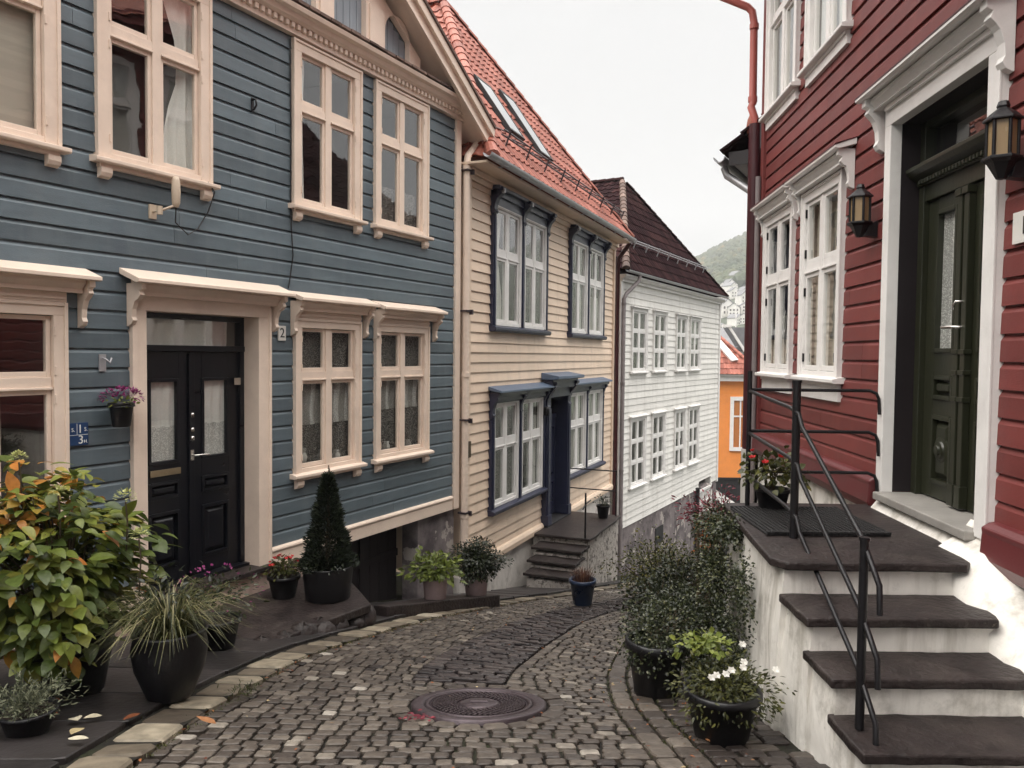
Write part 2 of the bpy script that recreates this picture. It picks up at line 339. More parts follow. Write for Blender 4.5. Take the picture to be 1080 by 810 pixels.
# --------------------------------------------------------------- wall parts
BERGEN = [(0, 0), (.74, -.003), (.94, -.021), (1.0, -.022)]
LAP = [(0, 0), (1.0, -.022)]
def siding(H, U0, U1, Z0, Z1, course, holes, prof, mat, name='siding', zbase=None, top=None):
    """boards course by course, clipped round the openings; top(u-range) may limit the upper edge"""
    b = MB(); z = Z0
    while z < Z1 - 1e-6:
        zt = min(z + course, Z1)
        hs = [h for h in holes if h[2] < zt and h[3] > z]
        cuts = sorted({z, zt} | {c for h in hs for c in (h[2], h[3]) if z < c < zt})
        tint = random.random()
        seams = []
        us = U0 + random.uniform(1.5, 4.5)
        while us < U1 - .5:
            seams.append(us); us += random.uniform(3, 4.8)
        for za, zb in zip(cuts, cuts[1:]):
            zm = (za + zb) / 2
            iv = sorted((h[0], h[1]) for h in hs if h[2] <= zm <= h[3])
            cur = U0; segs = []
            for a, c in iv:
                if a > cur: segs.append((cur, a))
                cur = max(cur, c)
            if cur < U1: segs.append((cur, U1))
            fa, fb = (za - z) / course, (zb - z) / course
            def wat(f):
                for (f0, w0), (f1, w1) in zip(prof, prof[1:]):
                    if f <= f1 + 1e-9:
                        return w0 + (w1 - w0) * (f - f0) / (f1 - f0)
                return prof[-1][1]
            pp = [(fa, wat(fa))] + [q for q in prof if fa + 1e-6 < q[0] < fb - 1e-6] + [(fb, wat(fb))]
            poly = [(w, z + f * course) for f, w in pp]
            poly = [(-.045, poly[0][1])] + poly + [(-.045, poly[-1][1])]
            for s0, s1 in segs:
                ps = [s0] + [q for q in seams if s0 + .1 < q < s1 - .1] + [s1]
                for i, (q0, q1) in enumerate(zip(ps, ps[1:])):
                    b.prism(poly, q0 + (.004 if i else 0), q1, 'u', max(0, min(1, tint + .35 * ((i * 7 + int(z * 31)) % 3 - 1))))
        z += course
    return b.build(name, mat, H.o)

def curtain_grid(b, u0, u1, z0, z1, w, amp=.02, freq=26, nu=40, pull=0, tint=.5):
    vs = []; fs = []
    nz = 8
    for j in range(nz + 1):
        f = j / nz
        for i in range(nu + 1):
            e = i / nu
            sq = 1 - pull * math.sin(math.pi * min(1, (1 - f) * 1.3)) if pull > 0 else 1
            uu = u0 + (u1 - u0) * e * sq if pull >= 0 else u1 - (u1 - u0) * (1 - e) * (1 + pull * math.sin(math.pi * min(1, (1 - f) * 1.3)))
            vs.append((uu, w + amp * math.sin(freq * (uu - u0) / max(.3, sq) + .6 * math.sin(5 * f)) * (1.1 - .5 * f), z0 + (z1 - z0) * f))
    for j in range(nz):
        for i in range(nu):
            a = j * (nu + 1) + i
            fs.append((a, a + 1, a + nu + 2, a + nu + 1))
    b.add(vs, fs, tint, 0, True)

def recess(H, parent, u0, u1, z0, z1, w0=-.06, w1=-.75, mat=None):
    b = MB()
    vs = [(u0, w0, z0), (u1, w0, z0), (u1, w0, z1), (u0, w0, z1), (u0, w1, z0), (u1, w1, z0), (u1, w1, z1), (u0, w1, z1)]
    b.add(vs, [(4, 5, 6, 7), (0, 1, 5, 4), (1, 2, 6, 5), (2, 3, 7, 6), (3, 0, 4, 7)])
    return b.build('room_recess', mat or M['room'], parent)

def corbel(b, u, th, zt, proj, hgt):
    """carved bracket: scrolled outline in (w,z), extruded th wide"""
    p = [(0, zt), (proj, zt), (proj, zt - .05), (proj - .035, zt - .065), (proj - .02, zt - .10), (proj - .055, zt - .135),
         (proj * .52, zt - hgt * .42), (proj * .36, zt - hgt * .60), (proj * .33, zt - hgt * .78), (proj * .42, zt - hgt * .86),
         (proj * .30, zt - hgt * .95), (.012, zt - hgt), (0, zt - hgt)]
    b.prism(p, u, u + th, 'u')

def canopy(H, parent, u0, u1, zt, proj, drop, mat, capmat=None, hgt=.46, br=.06, frieze=.13, flash=None, bin_=0, fill=None):
    """little sloping roof over an opening with a moulded bed and two carved brackets"""
    b = MB()
    b.prism([(.0, zt), (proj, zt - drop), (proj, zt - drop - .028), (proj - .03, zt - drop - .036), (.0, zt - .05)], u0, u1, 'u')
    cap = b.build('canopy', capmat or mat, parent, bevel=.003)
    e = .085
    b = MB(); b.prism([(.0, zt + .0005), (proj + .004, zt - drop + .0005), (proj + .004, zt - drop - .008), (proj + .0005, zt - drop - .008), (proj + .0005, zt - drop + .006), (.0, zt + .007)], u0 - .003, u1 + .003, 'u')
    if flash: b.build('flashing', flash, parent)
    b = MB()
    if fill: b.box(fill[0], fill[1], -.02, .036, fill[2] + .0005, zt - drop - frieze + .002); b.box(fill[0] + .01, fill[1] - .01, .0362, .05, fill[2] + .02, fill[2] + .045)
    b.prism([(.03, zt - .052), (proj * .62, zt - drop * .62 - .052), (proj * .62, zt - drop * .62 - .085), (proj * .42, zt - drop - .10), (.10, zt - drop - frieze), (.03, zt - drop - frieze)], u0 + e, u1 - e, 'u')
    b.build('canopy_bed', mat, parent, bevel=.003)
    for uu in (u0 + .03 + bin_, u1 - .03 - br - bin_):
        b = MB(); corbel(b, uu, br, zt - drop - .03, proj * .80, hgt); b.build('bracket', mat, parent, bevel=.003)

def window(H, u0, u1, z0, z1, tmat, smat=None, cols=2, rows=(0, .64, 1), cw=.10, sw=.034, mull=.06, trans=.075,
           sill=True, curtain=None, top_trim=None, hinges=False, sill_brackets=True, casing=True, deep=-.75, pw=-.022, mp=.012):
    """casing > sash bars, panes, sill, curtain, dark room behind; z0 = underside of casing, z1 = its top"""
    smat = smat or tmat
    b = MB()
    c = cw
    if casing:
        b.box(u0, u0 + c, -.03, .034, z0, z1 - c)
        b.box(u1 - c, u1, -.03, .034, z0, z1 - c)
        b.box(u0, u1, -.03, .034, z1 - c, z1)
        # raised outer bead
        b.box(u0 - .004, u0 + .026, .030, .047, z0 + .002, z1 - .004); b.box(u1 - .026, u1 + .004, .030, .047, z0 + .002, z1 - .004)
        b.box(u0 + .0262, u1 - .0262, .030, .047, z1 - .032, z1 - .006)
    iu0, iu1, iz0, iz1 = u0 + c, u1 - c, z0 + .05, z1 - c
    b.box(iu0, iu1, -.03, .028, z0, iz0)
    fr = b.build('window', tmat, H.o, bevel=.004)
    # fixed frame: mullions and transoms, then a sash frame round each light
    b = MB(); pane = MB()
    zs = [iz0 + (iz1 - iz0) * r for r in rows]
    us = [iu0 + (iu1 - iu0) * i / cols for i in range(cols + 1)]
    for i in range(1, cols):
        b.box(us[i] - mull / 2, us[i] + mull / 2, -.05, mp, iz0, iz1)
    for i in range(cols):
        a = us[i] + (mull / 2 if i else .004); e = us[i + 1] - (mull / 2 if i < cols - 1 else .004)
        for j in range(1, len(zs) - 1):
            b.box(a, e, -.048, mp - .004, zs[j] - trans / 2, zs[j] + trans / 2)
            if trans > .05:
                b.box(a, e, mp - .006, mp + .012, zs[j] - trans / 2 + .004, zs[j] - trans / 2 + .022)
        for j in range(len(zs) - 1):
            p = zs[j] + (trans / 2 if j else .004); q = zs[j + 1] - (trans / 2 if j < len(zs) - 2 else .004)
            b.box(a, a + sw, -.045, pw + .018, p, q); b.box(e - sw, e, -.045, pw + .018, p, q)
            b.box(a + sw, e - sw, -.045, pw + .016, p, p + sw * 1.25); b.box(a + sw, e - sw, -.045, pw + .016, q - sw, q)
            A, E, P_, Q = a + sw - .004, e - sw + .004, p + sw * 1.2, q - sw + .004
            pane.add([(A, pw, P_), (E, pw, P_), (E, pw, Q), (A, pw, Q)], [(0, 1, 2, 3)])
    if hinges:   # leaf hinges painted over with the sash
        for uu in (iu0 - .018, iu1 + .004):
            for zz in (iz0 + .12, iz0 + (zs[1] - iz0) * .88, zs[1] + .10, iz1 - .12):
                b.box(uu, uu + .014, .02, .044, zz - .035, zz + .035)
    b.build('sash', smat, fr, bevel=.003)
    pane.build('pane', M['glass'], fr)
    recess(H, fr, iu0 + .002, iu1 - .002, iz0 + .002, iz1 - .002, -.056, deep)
    if sill:
        b = MB()
        b.prism([(-.02, z0 - .048), (.085, z0 - .048), (.095, z0 - .038), (.095, z0 - .010), (.03, z0 + .006), (-.02, z0 + .006)], u0 - .05, u1 + .05, 'u')
        b.box(u0 + .012, u1 - .012, -.02, .045, z0 - .078, z0 - .0485)
        if sill_brackets:
            for uu in (u0 + .012, u1 - .112):
                b.prism([(0, z0 - .079), (.06, z0 - .079), (.06, z0 - .12), (.045, z0 - .15), (.0, z0 - .165)], uu, uu + .10, 'u')
        b.build('sill', tmat, fr, bevel=.004)
    for cu in (curtain or []):
        k = cu[0]; b = MB()
        if k == 'sheer':
            curtain_grid(b, iu0, iu1, iz0 + cu[1] * (iz1 - iz0), iz1 + .0 - (1 - cu[2]) * (iz1 - iz0), -.085, .018, 40, 60)
            b.build('curtain', M['sheer'], fr)
        elif k == 'lace':
            curtain_grid(b, iu0, iu1, iz0 + cu[1] * (iz1 - iz0), iz1 - (1 - cu[2]) * (iz1 - iz0), -.085, .018, 30, 60)
            b.build('curtain', M['lace'], fr)
        elif k == 'net':
            curtain_grid(b, iu0, iu1, iz0 + cu[1] * (iz1 - iz0), iz1 - (1 - cu[2]) * (iz1 - iz0), -.082, .014, 34, 60)
            b.build('curtain', M['pattern'], fr)
        elif k == 'left':
            curtain_grid(b, iu0, iu0 + cu[1] * (iu1 - iu0), iz0, iz1, -.09, .022, 60, 30, cu[2]); b.build('curtain', M['sheer'], fr)
        elif k == 'right':
            curtain_grid(b, iu1 - cu[1] * (iu1 - iu0), iu1, iz0, iz1, -.09, .022, 60, 30, -cu[2]); b.build('curtain', M['sheer'], fr)
        elif k == 'blind':
            lo = iz0 + cu[1] * (iz1 - iz0); z = lo; st = cu[2]
            while z < iz1 - .01:
                b.prism([(-.085, z), (-.082, z + st * .98), (-.086, z + st * .98), (-.10, z)], iu0, iu1, 'u', random.random()); z += st
            b.build('blind', M['blind'], fr)
        elif k == 'plant':
            # things on the inside sill: jar and vase shapes
            for q in range(cu[1]):
                uu = iu0 + (iu1 - iu0) * (q + .5) / cu[1] + random.uniform(-.05, .05)
                hh = random.uniform(.1, .2)
                b.lathe([(.001, 0), (.035, 0), (.05, hh * .5), (.03, hh * .8), (.035, hh), (.001, hh)], (uu, -.12, iz0 + .01), 12)
            b.build('vase', M['plate'], fr)
    return fr

# --------------------------------------------------------------- tiled roof planes
def tiled(H, A, U, S, poly, mat, name, parent, row=.30, wave=.21, amp=.024, under=True):
    """pantiles on the plane A + a*U + s*S; poly = convex outline in (a,s)"""
    A, U, S = Vector(A), Vector(U).normalized(), Vector(S).normalized()
    Nn = U.cross(S)
    if Nn.z < 0: Nn = -Nn
    def span(s):
        xs = []
        for (a0, s0), (a1, s1) in zip(poly, poly[1:] + poly[:1]):
            if abs(s1 - s0) < 1e-9: 
                if abs(s - s0) < 1e-6: xs += [a0, a1]
                continue
            f = (s - s0) / (s1 - s0)
            if -1e-6 <= f <= 1 + 1e-6: xs.append(a0 + f * (a1 - a0))
        return (min(xs), max(xs)) if xs else None
    s0 = min(p[1] for p in poly); s1 = max(p[1] for p in poly)
    b = MB(); s = s0
    def P(a, q, h): return tuple(A + U * a + S * q + Nn * h)
    while s < s1 - .02:
        e = min(s + row, s1)
        lo, hi = span(s + 1e-5), span(e - 1e-5)
        if not lo or not hi: break
        a_min, a_max = min(lo[0], hi[0]), max(lo[1], hi[1])
        k0 = math.floor(a_min / wave); k1 = math.ceil(a_max / wave)
        for k in range(k0, k1):
            tint = random.random()
            n = 6; vs = []
            for i in range(n + 1):
                a = (k + i / n) * wave
                h = amp * (math.sin(2 * math.pi * i / n) if i / n < .5 else .45 * math.sin(2 * math.pi * i / n))
                al = min(max(a, lo[0]), lo[1]); ah = min(max(a, hi[0]), hi[1])
                vs += [P(al, s - .02, h + .012), P(al, s - .02, h + .034), P(ah, e, h + .006)]
            if vs[1] == vs[-2] and vs[2] == vs[-1]: continue
            fs = []
            for i in range(n):
                q = i * 3
                fs += [(q, q + 3, q + 4, q + 1), (q + 1, q + 4, q + 5, q + 2)]
            b.add(vs, fs, tint, 0, False)
        s = e
    if under:
        vs = [P(a, q, -.03) for a, q in poly]
        b.add(vs, [tuple(range(len(poly)))], .1)
    return b.build(name, mat, parent)

def hip_caps(b, p0, p1, r=.095, step=.30):
    p0, p1 = Vector(p0), Vector(p1); d = p1 - p0; n = max(1, int(d.length / step)); d.normalize()
    side = d.cross(Vector((0, 0, 1))).normalized(); up = side.cross(d).normalized()
    for i in range(n):
        a = p0 + d * (i * step - .03); c = p0 + d * ((i + 1) * step + .02)
        vs = []; m = 7
        for q, rr in ((a, r * 1.12), (c, r * .92)):
            for k in range(m):
                an = math.pi * k / (m - 1)
                vs.append(tuple(q + side * math.cos(an) * rr + up * (math.sin(an) * rr * .9 - .02)))
        fs = [(k, k + 1, m + k + 1, m + k) for k in range(m - 1)] + [tuple(range(m))]
        b.add(vs, fs, random.random(), 0, False)

def gutter(b, u0, u1, w, z, r=.065, n=8):
    vs = []; 
    for uu in (u0, u1):
        for k in range(n + 1):
            a = math.pi + math.pi * k / n
            vs.append((uu, w + r * math.cos(a), z + r * math.sin(a)))
        for k in range(n + 1):
            a = 2 * math.pi - math.pi * k / n
            vs.append((uu, w + (r - .008) * math.cos(a), z + (r - .008) * math.sin(a)))
    m = 2 * (n + 1)
    b.add(vs, [(k, (k + 1) % m, m + (k + 1) % m, m + k) for k in range(m)] + [tuple(range(m)), tuple(range(m, 2 * m))], .5, 0, False)

def text(name, body, size, mat, parent, loc, rot=(R(90), 0, 0), ext=.0015, align='CENTER'):
    c = bpy.data.curves.new(name, 'FONT'); c.body = body; c.size = size; c.extrude = ext; c.align_x = align; c.align_y = 'CENTER'
    tmp = bpy.data.objects.new(name, c); COL.objects.link(tmp)
    bpy.context.view_layer.update()
    me = bpy.data.meshes.new_from_object(tmp.evaluated_get(bpy.context.evaluated_depsgraph_get()))
    bpy.data.objects.remove(tmp); bpy.data.curves.remove(c); me.materials.clear(); me.materials.append(mat)
    o = bpy.data.objects.new(name, me); COL.objects.link(o); o.parent = parent; o.location = loc; o.rotation_euler = rot
    return o
# ================================================================= BLUE HOUSE
blue = House('blue_house', 'blue boarded house with peach window surrounds and a gable over the street', -6.70, .53, 1, 5.0, -2.3)
H = blue
BL0, BL1, BT = 5.0, 12.52, 3.30
low = (-1.30, .37); upz = (1.555, 3.285)
LW = [(5.74, 6.86), (9.34, 10.43), (10.71, 11.86)]
UW = [(5.70, 6.83), (7.13, 8.26), (9.32, 10.43), (10.69, 11.82)]
holes = [(a + .03, b - .03, low[0] - .02, low[1] - .03) for a, b in LW] + [(a + .03, b - .03, upz[0] - .02, upz[1] + .1) for a, b in UW] + [(7.47, 8.96, -2.6, .42)]
siding(H, BL0, BL1, -2.02, 3.30, .157, holes, BERGEN, M['blue'])
b = MB()   # timber frame wall behind the boards, with the gaps of the openings left open
def wall_backing(b, U0, U1, Z0, Z1, holes, w0, w1):
    zs = sorted({Z0, Z1} | {min(max(z, Z0), Z1) for h in holes for z in (h[2], h[3])})
    for za, zb in zip(zs, zs[1:]):
        zm = (za + zb) / 2; cur = U0
        for a, c in sorted((h[0], h[1]) for h in holes if h[2] <= zm <= h[3]):
            if a > cur: b.box(cur, a, w0, w1, za, zb)
            cur = max(cur, c)
        if cur < U1: b.box(cur, U1, w0, w1, za, zb)
wall_backing(b, BL0, BL1, -2.2, 3.5, holes, -.22, -.046)
b.box(BL0, BL0 + .15, -6.5, -.05, -2.2, 3.4); b.box(BL1 - .2, BL1 - .02, -6.5, -.23, -2.2, 3.4); b.box(BL0, BL1, -6.6, -6.5, -2.2, 3.4)
b.build('wall', M['blue'], H.o)
for i, (a, c) in enumerate(LW):
    cur = [[], [('net', .0, 1), ('lace', .30, .62), ('plant', 3)], [('net', .0, 1), ('lace', .36, .66), ('plant', 4)]][i]
    fr = window(H, a, c, *low, M['trim'], rows=(0, .655, 1), cw=.105, mull=.085, trans=.10, curtain=cur, hinges=True)
    ca, cc = [(5.60, 7.04), (9.27, 10.57), (10.67, 12.05)][i]
    canopy(H, fr, ca, cc, .65 - .012 * (i == 2), .21, .075, M['trim'], M['trim'], hgt=.37, br=.045, fill=(a, c, low[1]))
for i, (a, c) in enumerate(UW):
    cur = [[('blind', .0, .03)], [('right', .36, .45)], [('left', .2, .1)], [('net', 0, .3)]][i]
    window(H, a, c, *upz, M['trim'], rows=(0, .635, 1), cw=.12, mull=.085, trans=.10, curtain=cur, hinges=True)
# street door
def panel_door_leaf(b, u0, u1, z0, z1, w, glass=None, panels=(), st=.11):
    """stiles and rails round glass and raised panels, slab behind"""
    gs = [glass] if glass else []
    zc = z0
    allp = sorted([(p[0], p[1], 'p') for p in panels] + [(q[0], q[1], 'g') for q in gs])
    b.box(u0, u0 + st, w - .045, w, z0, z1); b.box(u1 - st, u1, w - .045, w, z0, z1)
    cur = z0
    for a, c, k in allp:
        b.box(u0 + st, u1 - st, w - .045, w, cur, a)
        # moulding frame
        m = .026
        for bx in ((u0 + st - .004, u0 + st + m, a, c), (u1 - st - m, u1 - st + .004, a, c), (u0 + st + m, u1 - st - m, a - .004, a + m), (u0 + st + m, u1 - st - m, c - m, c + .004)):
            b.box(bx[0], bx[1], w - .03, w + .014, bx[2], bx[3])
        if k == 'p':
            U0, U1 = u0 + st + m, u1 - st - m; Z0, Z1 = a + m, c - m
            b.box(U0, U1, w - .04, w - .028, Z0, Z1)
            i = min(.05, (Z1 - Z0) * .3)
            vs = [(U0 + .01, w - .027, Z0 + .01), (U1 - .01, w - .027, Z0 + .01), (U1 - .01, w - .027, Z1 - .01), (U0 + .01, w - .027, Z1 - .01),
                  (U0 + i, w + .006, Z0 + i), (U1 - i, w + .006, Z0 + i), (U1 - i, w + .006, Z1 - i), (U0 + i, w + .006, Z1 - i)]
            b.add(vs, [(4, 5, 6, 7), (0, 1, 5, 4), (1, 2, 6, 5), (2, 3, 7, 6), (3, 0, 4, 7)])
        cur = c
    b.box(u0 + st, u1 - st, w - .045, w, cur, z1)

D0, D1, DT, DB = 7.56, 8.83, .345, -2.14
b = MB()   # casing
for a, c in ((7.42, D0), (D1, 8.99)):
    b.box(a, c, -.20, .035, -2.32 if a > 8 else -2.32, DT)
    b.box(a + .02 if a > 8 else a - .003, a + .05 if a < 8 else c + .003, .03, .048, -2.3, DT + .1) if a < 8 else b.box(c - .03, c + .003, .03, .048, -2.3, DT + .1)
b.box(7.42, 8.99, -.20, .0352, DT, DT + .13)
door = b.build('door', M['trim'], H.o, bevel=.004)
canopy(H, door, 7.33, 9.13, .69, .245, .095, M['trim'], M['trim'], hgt=.36, br=.045, bin_=.035)
b = MB()
wd = -.19
b.box(D0, D1, wd - .05, wd + .03, .0, .055)                            # transom bar
for a, c in ((D0, D0 + .055), (D1 - .055, D1)): b.box(a, c, wd - .05, wd + .02, DB, DT)
b.box(D0, D1, wd - .05, wd + .02, DT - .05, DT)
b.box(D0, D1, -.56, -.10, -2.17, -2.1395)
b.build('door_frame', M['black'], door, bevel=.003)
mid = (D0 + D1) / 2
gz = (-1.03, -.255)
for nm, a, c in (('door_leaf', D0 + .056, mid - .004), ('door_leaf', mid + .004, D1 - .056)):
    b = MB()
    panel_door_leaf(b, a, c, DB, -.004, wd - .012, gz, [(-1.35, -1.20), (-1.98, -1.48)], st=.125)
    if a < mid - .2:
        b.box(mid - .03, mid + .03, wd - .013, wd + .014, DB + .02, -.02)  # meeting post
    b.build(nm, M['black'], door, bevel=.003)
b = MB()
for a, c in ((D0 + .18, mid - .13), (mid + .13, D1 - .18)):
    b.add([(a, wd - .03, gz[0]), (c, wd - .03, gz[0]), (c, wd - .03, gz[1]), (a, wd - .03, gz[1])], [(0, 1, 2, 3)])
b.add([(D0 + .055, wd - .02, .055), (D1 - .055, wd - .02, .055), (D1 - .055, wd - .02, DT - .05), (D0 + .055, wd - .02, DT - .05)], [(0, 1, 2, 3)])
b.build('pane', M['glass'], door)
b = MB()
for a, c in ((D0 + .18, mid - .125), (mid + .125, D1 - .18)):
    curtain_grid(b, a, c, gz[0] + .33, gz[1], wd - .045, .010, 60, 40)
curtain_grid(b, D0 + .06, D1 - .15, .05, DT - .05, wd - .05, .018, 34, 60)
b.build('curtain', M['sheer'], door)
b = MB()
for a, c in ((D0 + .18, mid - .125), (mid + .125, D1 - .18)):
    curtain_grid(b, a, c, gz[0], gz[0] + .34, wd - .044, .008, 60, 40)
b.build('lace_hem', M['lace'], door)
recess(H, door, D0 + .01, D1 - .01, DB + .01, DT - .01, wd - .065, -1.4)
b = MB()
b.box(D0 + .19, mid - .12, wd - .005, wd + .006, -1.14, -1.08); b.build('letter_slot', M['brass'], door, bevel=.003)
b = MB()
b.tube([(mid + .0, wd + .015, -.98), (mid + .0, wd + .055, -.98), (mid + .16, wd + .06, -.985)], .010, 8)
b.box(mid - .02, mid + .02, wd + .0, wd + .016, -1.03, -.93)
b.build('handle', M['steel'], door)
for zz in (-.60, -.74, -.82):
    b = MB(); b.lathe([(.001, -.022), (.02, -.02), (.02, .02), (.001, .022)], (mid + .0, wd + .016, zz), 10); b.build('lock', M['steel'], door)
b = MB()
b.box(D1 - .14, D1 - .06, wd + .02, wd + .032, -.33, -.26); b.build('bell_plate', M['steel'], door)
b = MB()   # stone doorstep and its painted plinth
b.box(7.40, 9.05, -.10, .10, -2.215, -2.165); b.build('doorstep', M['slate'], H.o, bevel=.008)
b = MB()
b.box(5.0, 9.35, -.25, -.004, -3.2, -2.2); b.box(7.42, 9.24, -.003, .045, -3.1, -2.216)
b.box(9.34, 10.15, -.25, -.03, -3.6, -2.2)
b.build('plinth', M['pinkf'], H.o, bevel=.006)
b = MB()   # sill board under the cladding
b.prism([(-.04, -2.01), (.045, -2.03), (.05, -2.05), (.035, -2.075), (.035, -2.215), (-.04, -2.215)], 8.995, BL1 - .05, 'u')
b.prism([(-.04, -2.01), (.045, -2.03), (.05, -2.05), (.035, -2.075), (.035, -2.215), (-.04, -2.215)], BL0, 7.415, 'u')
b.build('base_board', M['trim'], H.o, bevel=.004)
for a, c in ((BL1, BL1 + .13), (BL0 - .12, BL0)):
    b = MB(); b.box(a, c, -.2, .03, -2.22, 3.30); b.build('corner_board', M['trim'], H.o, bevel=.004)
b = MB()   # cellar: pier at the corner and dark doors set back
b.box(11.72, 12.62, -.30, -.035, -4.3, -2.216); b.box(10.15, 12.6, -1.2, -1.1, -4.3, -2.2); b.box(10.05, 10.15, -1.2, -.03, -4.2, -2.216)
b.build('cellar_wall', M['found'], H.o, bevel=.01)
b = MB()
for k in range(8): b.box(10.16 + k * .194, 10.16 + k * .194 + .186, -.42, -.38, -4.2, -2.22, random.random())
b.box(10.16, 11.71, -.378, -.36, -2.75, -2.65); b.box(10.9, 10.96, -.378, -.355, -4.2, -2.22)
b.build('cellar_door', M['garage'], H.o, bevel=.004)
# cornice with a dentil course
b = MB()
b.box(BL0 - .1, 12.70, -.05, .06, 3.30, 3.345)
b.prism([(-.05, 3.40), (.10, 3.40), (.13, 3.425), (.15, 3.47), (.20, 3.485), (.215, 3.53), (-.05, 3.55)], BL0 - .1, 12.86, 'u')
b.box(BL0 - .1, 12.70, -.05, .055, 3.345, 3.40)
u = BL0
while u < 12.66: b.box(u, u + .045, .05, .095, 3.348, 3.399); u += .083
b.build('cornice', M['trim'], H.o, bevel=.003)
b = MB()
u = BL0 - .1; 
while u < 12.60:
    b.box(u, u + .155, -.05, .225 + random.uniform(-.008, .008), 3.552, 3.575 + random.uniform(0, .012), random.random()); u += .165
b.build('ledge_tile', M['browntile'], H.o)
# gable: peach frame, blue board panels under round heads
AP = (8.80, 3.33 + .60 * 4.05)
def rake(u): return 3.40 + .60 * (12.85 - max(u, 2 * 8.8 - u)) - .30
b = MB()
b.prism([(5.0, 3.40), (12.6, 3.40), (12.6, rake(12.6)), (8.8, rake(8.8)), (5.0, rake(5.0))], -.18, -.06, 'w')
gab = b.build('gable', M['blue'], H.o)
b = MB()
for k in range(64):
    uu = 5.0 + k * .118
    zt = min(rake(uu), rake(uu + .11))
    if zt > 3.6: b.box(uu, uu + .110, -.061, -.045 + random.uniform(-.002, .002), 3.40, zt - .03, random.random())
b.build('board_panel', M['palepanel'], gab)
b = MB()
def arch_piece(b, ua, ub, zs, top):
    """spandrel over one round-headed panel: polygon strip between arch and the line above"""
    n = 14; r = (ub - ua) / 2; cx = (ua + ub) / 2
    for k in range(n):
        a0 = math.pi - math.pi * k / n; a1 = math.pi - math.pi * (k + 1) / n
        p0 = (cx + r * math.cos(a0), zs + r * math.sin(a0)); p1 = (cx + r * math.cos(a1), zs + r * math.sin(a1))
        b.prism([p0, p1, (p1[0], top(p1[0])), (p0[0], top(p0[0]))], -.044, .03, 'w')
cells = [(6.22, 6.73, 3.92), (7.09, 7.65, 4.47), (7.94, 8.60, 4.9), (9.0, 9.66, 4.9), (9.95, 10.51, 4.47), (10.87, 11.38, 3.92)]
tp = lambda u: rake(u) - .02
for a, c, zs in cells: arch_piece(b, a, c, zs, tp)
edges = [(5.98, 6.22), (6.73, 7.09), (7.65, 7.94), (8.60, 9.0), (9.66, 9.95), (10.51, 10.87), (11.38, 11.62)]
for a, c in edges:
    if a < 8.8 < c: b.prism([(a, 3.42), (c, 3.42), (c, tp(c)), (8.8, tp(8.8)), (a, tp(a))], -.044, .0302, 'w')
    else: b.prism([(a, 3.42), (c, 3.42), (c, tp(c)), (a, tp(a))], -.044, .0302, 'w')
for a, c in edges: b.prism([(a + .05, 3.62), (c - .05, 3.62), (c - .05, min(tp(a), tp(c)) - .15), (a + .05, min(tp(a), tp(c)) - .15)], .0303, .05, 'w')
b.box(5.0, 12.6, -.044, .05, 3.55, 3.62)
b.build('arcade_trim', M['trim'], gab, bevel=.003)
# barge boards, soffit, roof slopes
for s in (1, -1):
    f = (lambda u: u) if s == 1 else (lambda u: 17.6 - u)
    ln = lambda u, dz: (f(u), 3.40 + .60 * (12.85 - u) + dz)
    b = MB()
    b.prism([ln(13.06, -.27), ln(13.06, -.02), ln(8.8, -.02), ln(8.8, -.27)], .22, .26, 'w')
    b.prism([ln(13.10, -.10), ln(13.12, .03), ln(8.8, .03), ln(8.8, -.10)], .2602, .31, 'w')
    b.prism([ln(13.05, -.27), ln(13.05, -.225), ln(8.8, -.225), ln(8.8, -.27)], .2602, .278, 'w')
    b.build('barge_board', M['trim'], H.o, bevel=.004)
    b = MB(); b.prism([ln(13.05, -.20), ln(13.05, -.17), ln(8.8, -.17), ln(8.8, -.20)], -6.7, .2199, 'w'); b.build('soffit', M['trim'], H.o)
    b = MB(); b.prism([ln(13.12, .031), ln(13.12, .075), ln(8.8, .075), ln(8.8, .031)], -6.8, .33, 'w'); b.build('roof', M['browntile'], H.o)
b = MB()
pu = 12.74
pp = [(13.10, .02, 3.20), (13.08, .04, 3.10), (12.95, .05, 2.98), (pu + .03, .06, 2.83), (pu, .065, 2.72)]
b.tube(pp + [(pu, .065, z) for z in (1.5, .3, -1, -2.4)], .052, 12)
b.tube([(pu, .065, -2.4), (pu, .065, -3.05)], .058, 12)
for zz in (2.66, -.3, -2.35): b.tube([(pu, .065, zz - .03), (pu, .065, zz + .03)], .064, 12)
b.tube([(13.12, -.4, 3.19), (13.12, .24, 3.19)], .06, 12)
dp = b.build('downpipe', M['trim'], H.o)
for zz in (2.62, .62, -.95, -2.3):
    b = MB(); b.box(pu - .075, pu + .075, .0, .13, zz - .012, zz + .012); b.box(pu + .03, pu + .06, .10, .16, zz - .05, zz + .02)
    b.build('pipe_clamp', M['cast'], dp)
b = MB(); b.box(12.87, 12.95, .0, .05, -1.52, -1.28); b.build('junction_box', M['twig'], H.o, bevel=.005)

b = MB()   # unseen block added uphill of the gable to cut sky light from behind camera
b.box(-4.5, 4.86, -6.5, -.35, -1.8, 4.6); b.prism([(-6.9, 4.601), (-.1, 4.601), (-3.4, 7.2)], -4.6, 4.87, 'u'); b.build('unseen_light_block', M['blue'], H.o)
